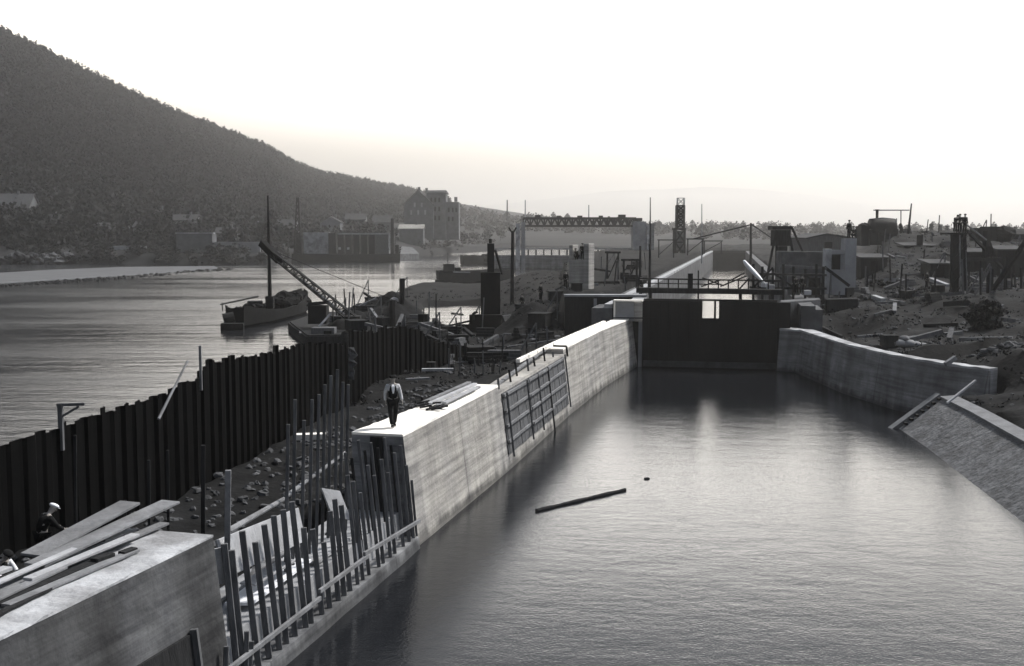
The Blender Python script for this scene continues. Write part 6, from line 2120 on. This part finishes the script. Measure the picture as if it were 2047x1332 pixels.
def pose_joints(kind):
    J = dict(pel=(0, 0, .93), sp=(0, 0, 1.13), ch=(0, 0, 1.34), nk=(0, 0.0, 1.50), hb=(0, -.01, 1.58), hd=(0, -.015, 1.66), tp=(0, -.01, 1.75),
             sl=(-.19, 0, 1.42), sr=(.19, 0, 1.42), el=(-.25, .03, 1.14), er=(.25, .03, 1.14), wl=(-.26, -.06, .90), wr=(.26, -.06, .90),
             hl=(-.10, 0, .88), hr=(.10, 0, .88), kl=(-.11, -.02, .49), kr=(.11, -.02, .49), al=(-.11, .03, .09), ar=(.11, .03, .09), tl=(-.13, -.15, .04), tr=(.13, -.15, .04))
    if kind == 'walk':
        J.update(kl=(-.10, -.12, .50), al=(-.05, -.22, .10), tl=(-.05, -.40, .05), kr=(.09, .02, .48), ar=(.05, .14, .10), tr=(.06, -.03, .03),
                 er=(.26, -.02, 1.14), wr=(.30, -.14, .93), el=(-.26, .08, 1.15), wl=(-.25, .08, .90))
    if kind == 'work':
        J.update(ch=(0, -.10, 1.30), nk=(0, -.20, 1.43), hb=(0, -.26, 1.49), hd=(0, -.31, 1.55), tp=(0, -.34, 1.63), sl=(-.20, -.14, 1.36), sr=(.20, -.14, 1.36),
                 el=(-.27, -.28, 1.12), er=(.27, -.28, 1.12), wl=(-.20, -.48, 1.0), wr=(.20, -.48, 1.0))
    if kind == 'crouch':
        J.update(pel=(0, .1, .42), sp=(0, 0, .58), ch=(0, -.12, .76), nk=(0, -.18, .90), hb=(0, -.2, .98), hd=(0, -.22, 1.05), tp=(0, -.23, 1.14), sl=(-.19, -.14, .84), sr=(.19, -.14, .84),
                 el=(-.27, -.28, .62), er=(.27, -.28, .62), wl=(-.16, -.45, .5), wr=(.16, -.45, .5), hl=(-.11, .1, .38), hr=(.11, .1, .38), kl=(-.17, -.32, .50), kr=(.17, -.32, .50))
    return {k: Vector(v) for k, v in J.items()}

CH_BODY = [('pel', 'sp'), ('sp', 'ch'), ('ch', 'nk'), ('nk', 'hb'), ('hb', 'hd'), ('hd', 'tp'), ('ch', 'sl'), ('sl', 'el'), ('el', 'wl'), ('ch', 'sr'), ('sr', 'er'), ('er', 'wr'),
           ('pel', 'hl'), ('hl', 'kl'), ('kl', 'al'), ('al', 'tl'), ('pel', 'hr'), ('hr', 'kr'), ('kr', 'ar'), ('ar', 'tr')]
R_BODY = dict(pel=.13, sp=.125, ch=.15, nk=.058, hb=.075, hd=.098, tp=.06, sl=.07, sr=.07, el=.044, er=.044, wl=.030, wr=.030, hl=.095, hr=.095, kl=.062, kr=.062, al=.042, ar=.042, tl=.035, tr=.035)

def chain(J, edges, R, grow):
    names = []
    for e in edges:
        for q_ in e:
            if q_ not in names:
                names.append(q_)
    return [tuple(J[k]) for k in names], [(names.index(a_), names.index(b_)) for a_, b_ in edges], [R[k] + grow for k in names]

PM = {}
def person_meshes(kind):
    if kind in PM:
        return PM[kind]
    J = pose_joints(kind)
    body = skin_mesh('body', *chain(J, CH_BODY, R_BODY, 0))
    # hands: palm and four fingers plus a thumb, gently curled; and a face
    mb = MB()
    for w_, e_, s_ in (('wl', 'el', -1), ('wr', 'er', 1)):
        wv_, d = J[w_], (J[w_] - J[e_]).normalized()
        sd_ = Vector((0, -1, 0)) - d * d.dot(Vector((0, -1, 0)))
        sd_.normalize()
        inn = d.cross(sd_) * s_
        mb.bar(wv_ - d * 0.01, wv_ + d * 0.085, 0.03, 0.08, up=tuple(sd_))
        for k in range(4):
            b0 = wv_ + d * 0.08 + sd_ * (0.028 - 0.018 * k)
            Lf = (0.075, 0.085, 0.078, 0.062)[k]
            m1_ = b0 + d * Lf * 0.55 + inn * 0.008
            mb.path([b0, m1_, m1_ + d * Lf * 0.38 + inn * 0.025], [0.0095, 0.0088, 0.0075], 6)
        t0 = wv_ + d * 0.025 + sd_ * 0.036
        mb.path([t0, t0 + d * 0.035 + sd_ * 0.025, t0 + d * 0.065 + sd_ * 0.03], [0.011, 0.0105, 0.009], 6)
    up_ = (J['tp'] - J['hb']).normalized()
    fw_ = Vector((0, -1, 0)) - up_ * up_.dot(Vector((0, -1, 0)))
    fw_.normalize()
    rt_ = up_.cross(fw_)
    hd_ = J['hd']
    mb.bar(hd_ + fw_ * 0.09 - up_ * 0.03, hd_ + fw_ * 0.10 + up_ * 0.02, 0.03, 0.05, up=tuple(fw_))
    for s_ in (-1, 1):
        mb.ell(hd_ + rt_ * 0.095 * s_ - up_ * 0.005, (0.014, 0.02, 0.03), 8, 5)
    mb.ell(hd_ + fw_ * 0.082 - up_ * 0.055, (0.03, 0.014, 0.008), 8, 4)
    ex = bpy.data.meshes.new('extra')
    ex.from_pydata(mb.v, [], mb.f)
    import bmesh
    bm_2 = bmesh.new()
    bm_2.from_mesh(body)
    bm_2.from_mesh(ex)
    bm_2.to_mesh(body)
    bm_2.free()
    body.polygons.foreach_set('use_smooth', [True] * len(body.polygons))
    tro = skin_mesh('trousers', *chain(J, [('pel', 'hl'), ('hl', 'kl'), ('kl', 'al'), ('pel', 'hr'), ('hr', 'kr'), ('kr', 'ar')], dict(R_BODY, al=.055, ar=.055, pel=.14), 0.022))
    boots = skin_mesh('boots', *chain(J, [('al', 'tl')], R_BODY, 0.018))
    boots2 = skin_mesh('boots', *chain(J, [('ar', 'tr')], R_BODY, 0.018))
    shirt = skin_mesh('shirt', *chain(J, [('sp', 'ch'), ('ch', 'sl'), ('sl', 'el'), ('el', 'wl'), ('ch', 'sr'), ('sr', 'er'), ('er', 'wr')], dict(R_BODY, sp=.135, wl=.035, wr=.035), 0.018))
    vest = skin_mesh('vest', *chain(J, [('pel', 'sp'), ('sp', 'ch'), ('ch', 'nk')], dict(R_BODY, ch=.172, sp=.15, pel=.155, nk=.075), 0.022))
    mb = MB()
    c_ = hd_ + up_ * 0.075
    Rm = Matrix((rt_, -fw_, up_)).transposed()
    mb.ell(c_, (0.125, 0.135, 0.06), 14, 8, 0, Rm)
    mb.ell(c_ + fw_ * 0.12 - up_ * 0.02, (0.09, 0.07, 0.012), 12, 4, 0, Rm)
    cap_ = bpy.data.meshes.new('cap')
    cap_.from_pydata(mb.v, [], mb.f)
    cap_.polygons.foreach_set('use_smooth', [True] * len(cap_.polygons))
    PM[kind] = dict(body=body, trousers=tro, boot=boots, boot2=boots2, shirt=shirt, vest=vest, cap=cap_)
    return PM[kind]

def person(loc, rot, kind, label, group=None, shirt='cloth_dark', vest='cloth_dark', trousers='cloth_dark', cap='cloth_dark', scale=1.0, bare=True):
    ms = person_meshes(kind)
    root = thing('person', label, 'person', loc, group)
    root.rotation_euler.z = rot
    root.scale = (scale,) * 3
    for nm, key, m_ in (('body', 'body', 'skin'), ('trousers', 'trousers', trousers), ('boot', 'boot', 'cloth_dark'), ('boot', 'boot2', 'cloth_dark'), ('shirt', 'shirt', shirt), ('vest', 'vest', vest), ('cap', 'cap', cap)):
        if m_ is None:
            continue
        me = ms[key].copy()
        me.materials.clear()
        me.materials.append(M[m_])
        o = bpy.data.objects.new(nm, me)
        C.objects.link(o)
        o.parent = root
    return root

g = G(786, 854, ZT)
person((g.x, g.y, ZT + 0.004), 0.18, 'walk', 'person in dark waistcoat and white shirt sleeves walking along the bright wall top', shirt='cloth_shirt', scale=1.10)
# white shirt front between the waistcoat edges
man = [o for o in C.objects if o.name.startswith('person') and o.type == 'EMPTY'][0]
mb = MB()
ORIG[man.name] = Vector((0, 0, 0))
mb.loft([[(-0.05 * k0, -0.205 + dy_, z_), (0.05 * k0, -0.205 + dy_, z_), (0.05 * k0, -0.175 + dy_, z_), (-0.05 * k0, -0.175 + dy_, z_)] for z_, k0, dy_ in ((1.18, 0.4, 0.01), (1.30, 0.9, -0.005), (1.42, 1.1, 0.03), (1.48, 0.8, 0.09))])
mb.obj('shirt_front', M['cloth_white'], man)
ORIG[man.name] = Vector((g.x, g.y, ZT))

def at(px, py, d):
    p = D(px, py, d)
    return (p.x, p.y, p.z)
def on_island(px, d):
    x_ = XP(px, 560, d)
    return (x_, d, gz(x_, d) - 0.03)
def on_bank(px, d):
    x_ = XP(px, 560, d)
    return (x_, d, rz(x_, d) - 0.03)
p1_ = D(82, 1012, 30)
person((p1_.x, 30, p1_.z - 1.80), 2.4, 'work', 'person in dark clothes with a broad pale hat, bending behind the planks', cap='cloth_white', scale=1.08)
p2_ = D(-6, 1092, 26.0)
person((p2_.x, 26.0, p2_.z - 1.75), 1.2, 'work', 'person in dark clothes with one pale sleeve, half cut off by the left edge', shirt='cloth_white', vest='cloth_dark')
for nm, px, py in (('low', 82, 0), ('edge', -6, 0)):
    pass
lbl = ['person in dark clothes standing on the plateau nearest to the pale pier', 'person in dark clothes standing midway between signal mast and pale pier', 'small person in dark clothes standing close to the signal mast']
for (px, d, s_), l in zip(((1131, 108, 1.05), (1081, 112, 1.0), (1044, 118, 0.95)), lbl):
    person(on_island(px, d), random.uniform(-1, 1), 'stand', l, 'men on the lock plateau', scale=s_)
person((XP(1281, 570, 101.5), 101.5, ZPL + 0.1), 0.8, 'stand', 'person in dark clothes standing at the left end of the footbridge', 'men on the lock plateau')
o_ = Rp @ Vector((0.1, -0.1, 0))
person((cx + o_.x, PD + 1.2 + o_.y, zb1), 0.3, 'stand', 'person in dark clothes standing on top of the pale pier', 'men on the pale pier', scale=0.95)
o_ = Rp @ Vector((-0.45, -0.2, 0))
person((cx + o_.x, PD + 1.2 + o_.y, zb1), -0.7, 'crouch', 'person in dark clothes crouching at the left side of the pale pier top', 'men on the pale pier')
o_ = Rp @ Vector((0.42, 0.0, 0))
person((cx + o_.x, PD + 1.2 + o_.y, zb1), 0.9, 'crouch', 'person in dark clothes crouching at the right side of the pale pier top', 'men on the pale pier', scale=0.95)
for (px, dy_, s_, l) in ((1909, 0.3, 0.93, 'leftmost of the three men'), (1918, 0.9, 1.02, 'middle of the three men'), (1928, 0.5, 1.05, 'rightmost of the three men')):
    person((XP(px, 466, PT + dy_), PT + dy_, zpf + 0.02), random.uniform(-0.8, 0.8), 'stand' if px > 1910 else 'work', f'person in dark clothes on the pile tower platform, {l}', 'men on the pile tower')
zc_ = ZP(477, 106.5)
person((XP(1697, 470, 107.3), 107.3, zc_), 0.4, 'stand', 'person in dark clothes standing upright on top of the pale concrete column', 'men on the concrete column', scale=1.0)
person((XP(1707, 470, 107.2), 107.2, zc_), -0.6, 'crouch', 'person in dark clothes crouching on top of the pale concrete column', 'men on the concrete column')
person((XP(1603, 585, 101.5), 101.5, ZP(588, 101.5)), 0.2, 'stand', 'person in dark clothes standing in front of the dark staging', 'men by the staging')
person((XP(1592, 585, 102.2), 102.2, ZP(588, 102.2)), -0.7, 'work', 'person in dark clothes bending beside the staging', 'men by the staging')
person(on_bank(1853, 116), 0.5, 'stand', 'person in dark clothes standing on the right bank left of the pile tower', 'men on the right bank', scale=1.05)

# ------------------------------------------------------------------ haze
mh = bpy.data.materials.new('haze')
mh.use_nodes = True
t = mh.node_tree
t.nodes.remove(t.nodes['Principled BSDF'])
pv = t.nodes.new('ShaderNodeVolumePrincipled')
pv.inputs['Color'].default_value = (0.97, 0.957, 0.937, 1)
pv.inputs['Density'].default_value = 0.00025
pv.inputs['Anisotropy'].default_value = 0.75
t.links.new(pv.outputs[0], t.nodes['Material Output'].inputs['Volume'])
mb = MB()
mb.box((0, 6800, 200), (19000, 14600, 410))
hz = mb.obj('haze', mh, at=(0, 0, 0))
hz['kind'] = 'stuff'
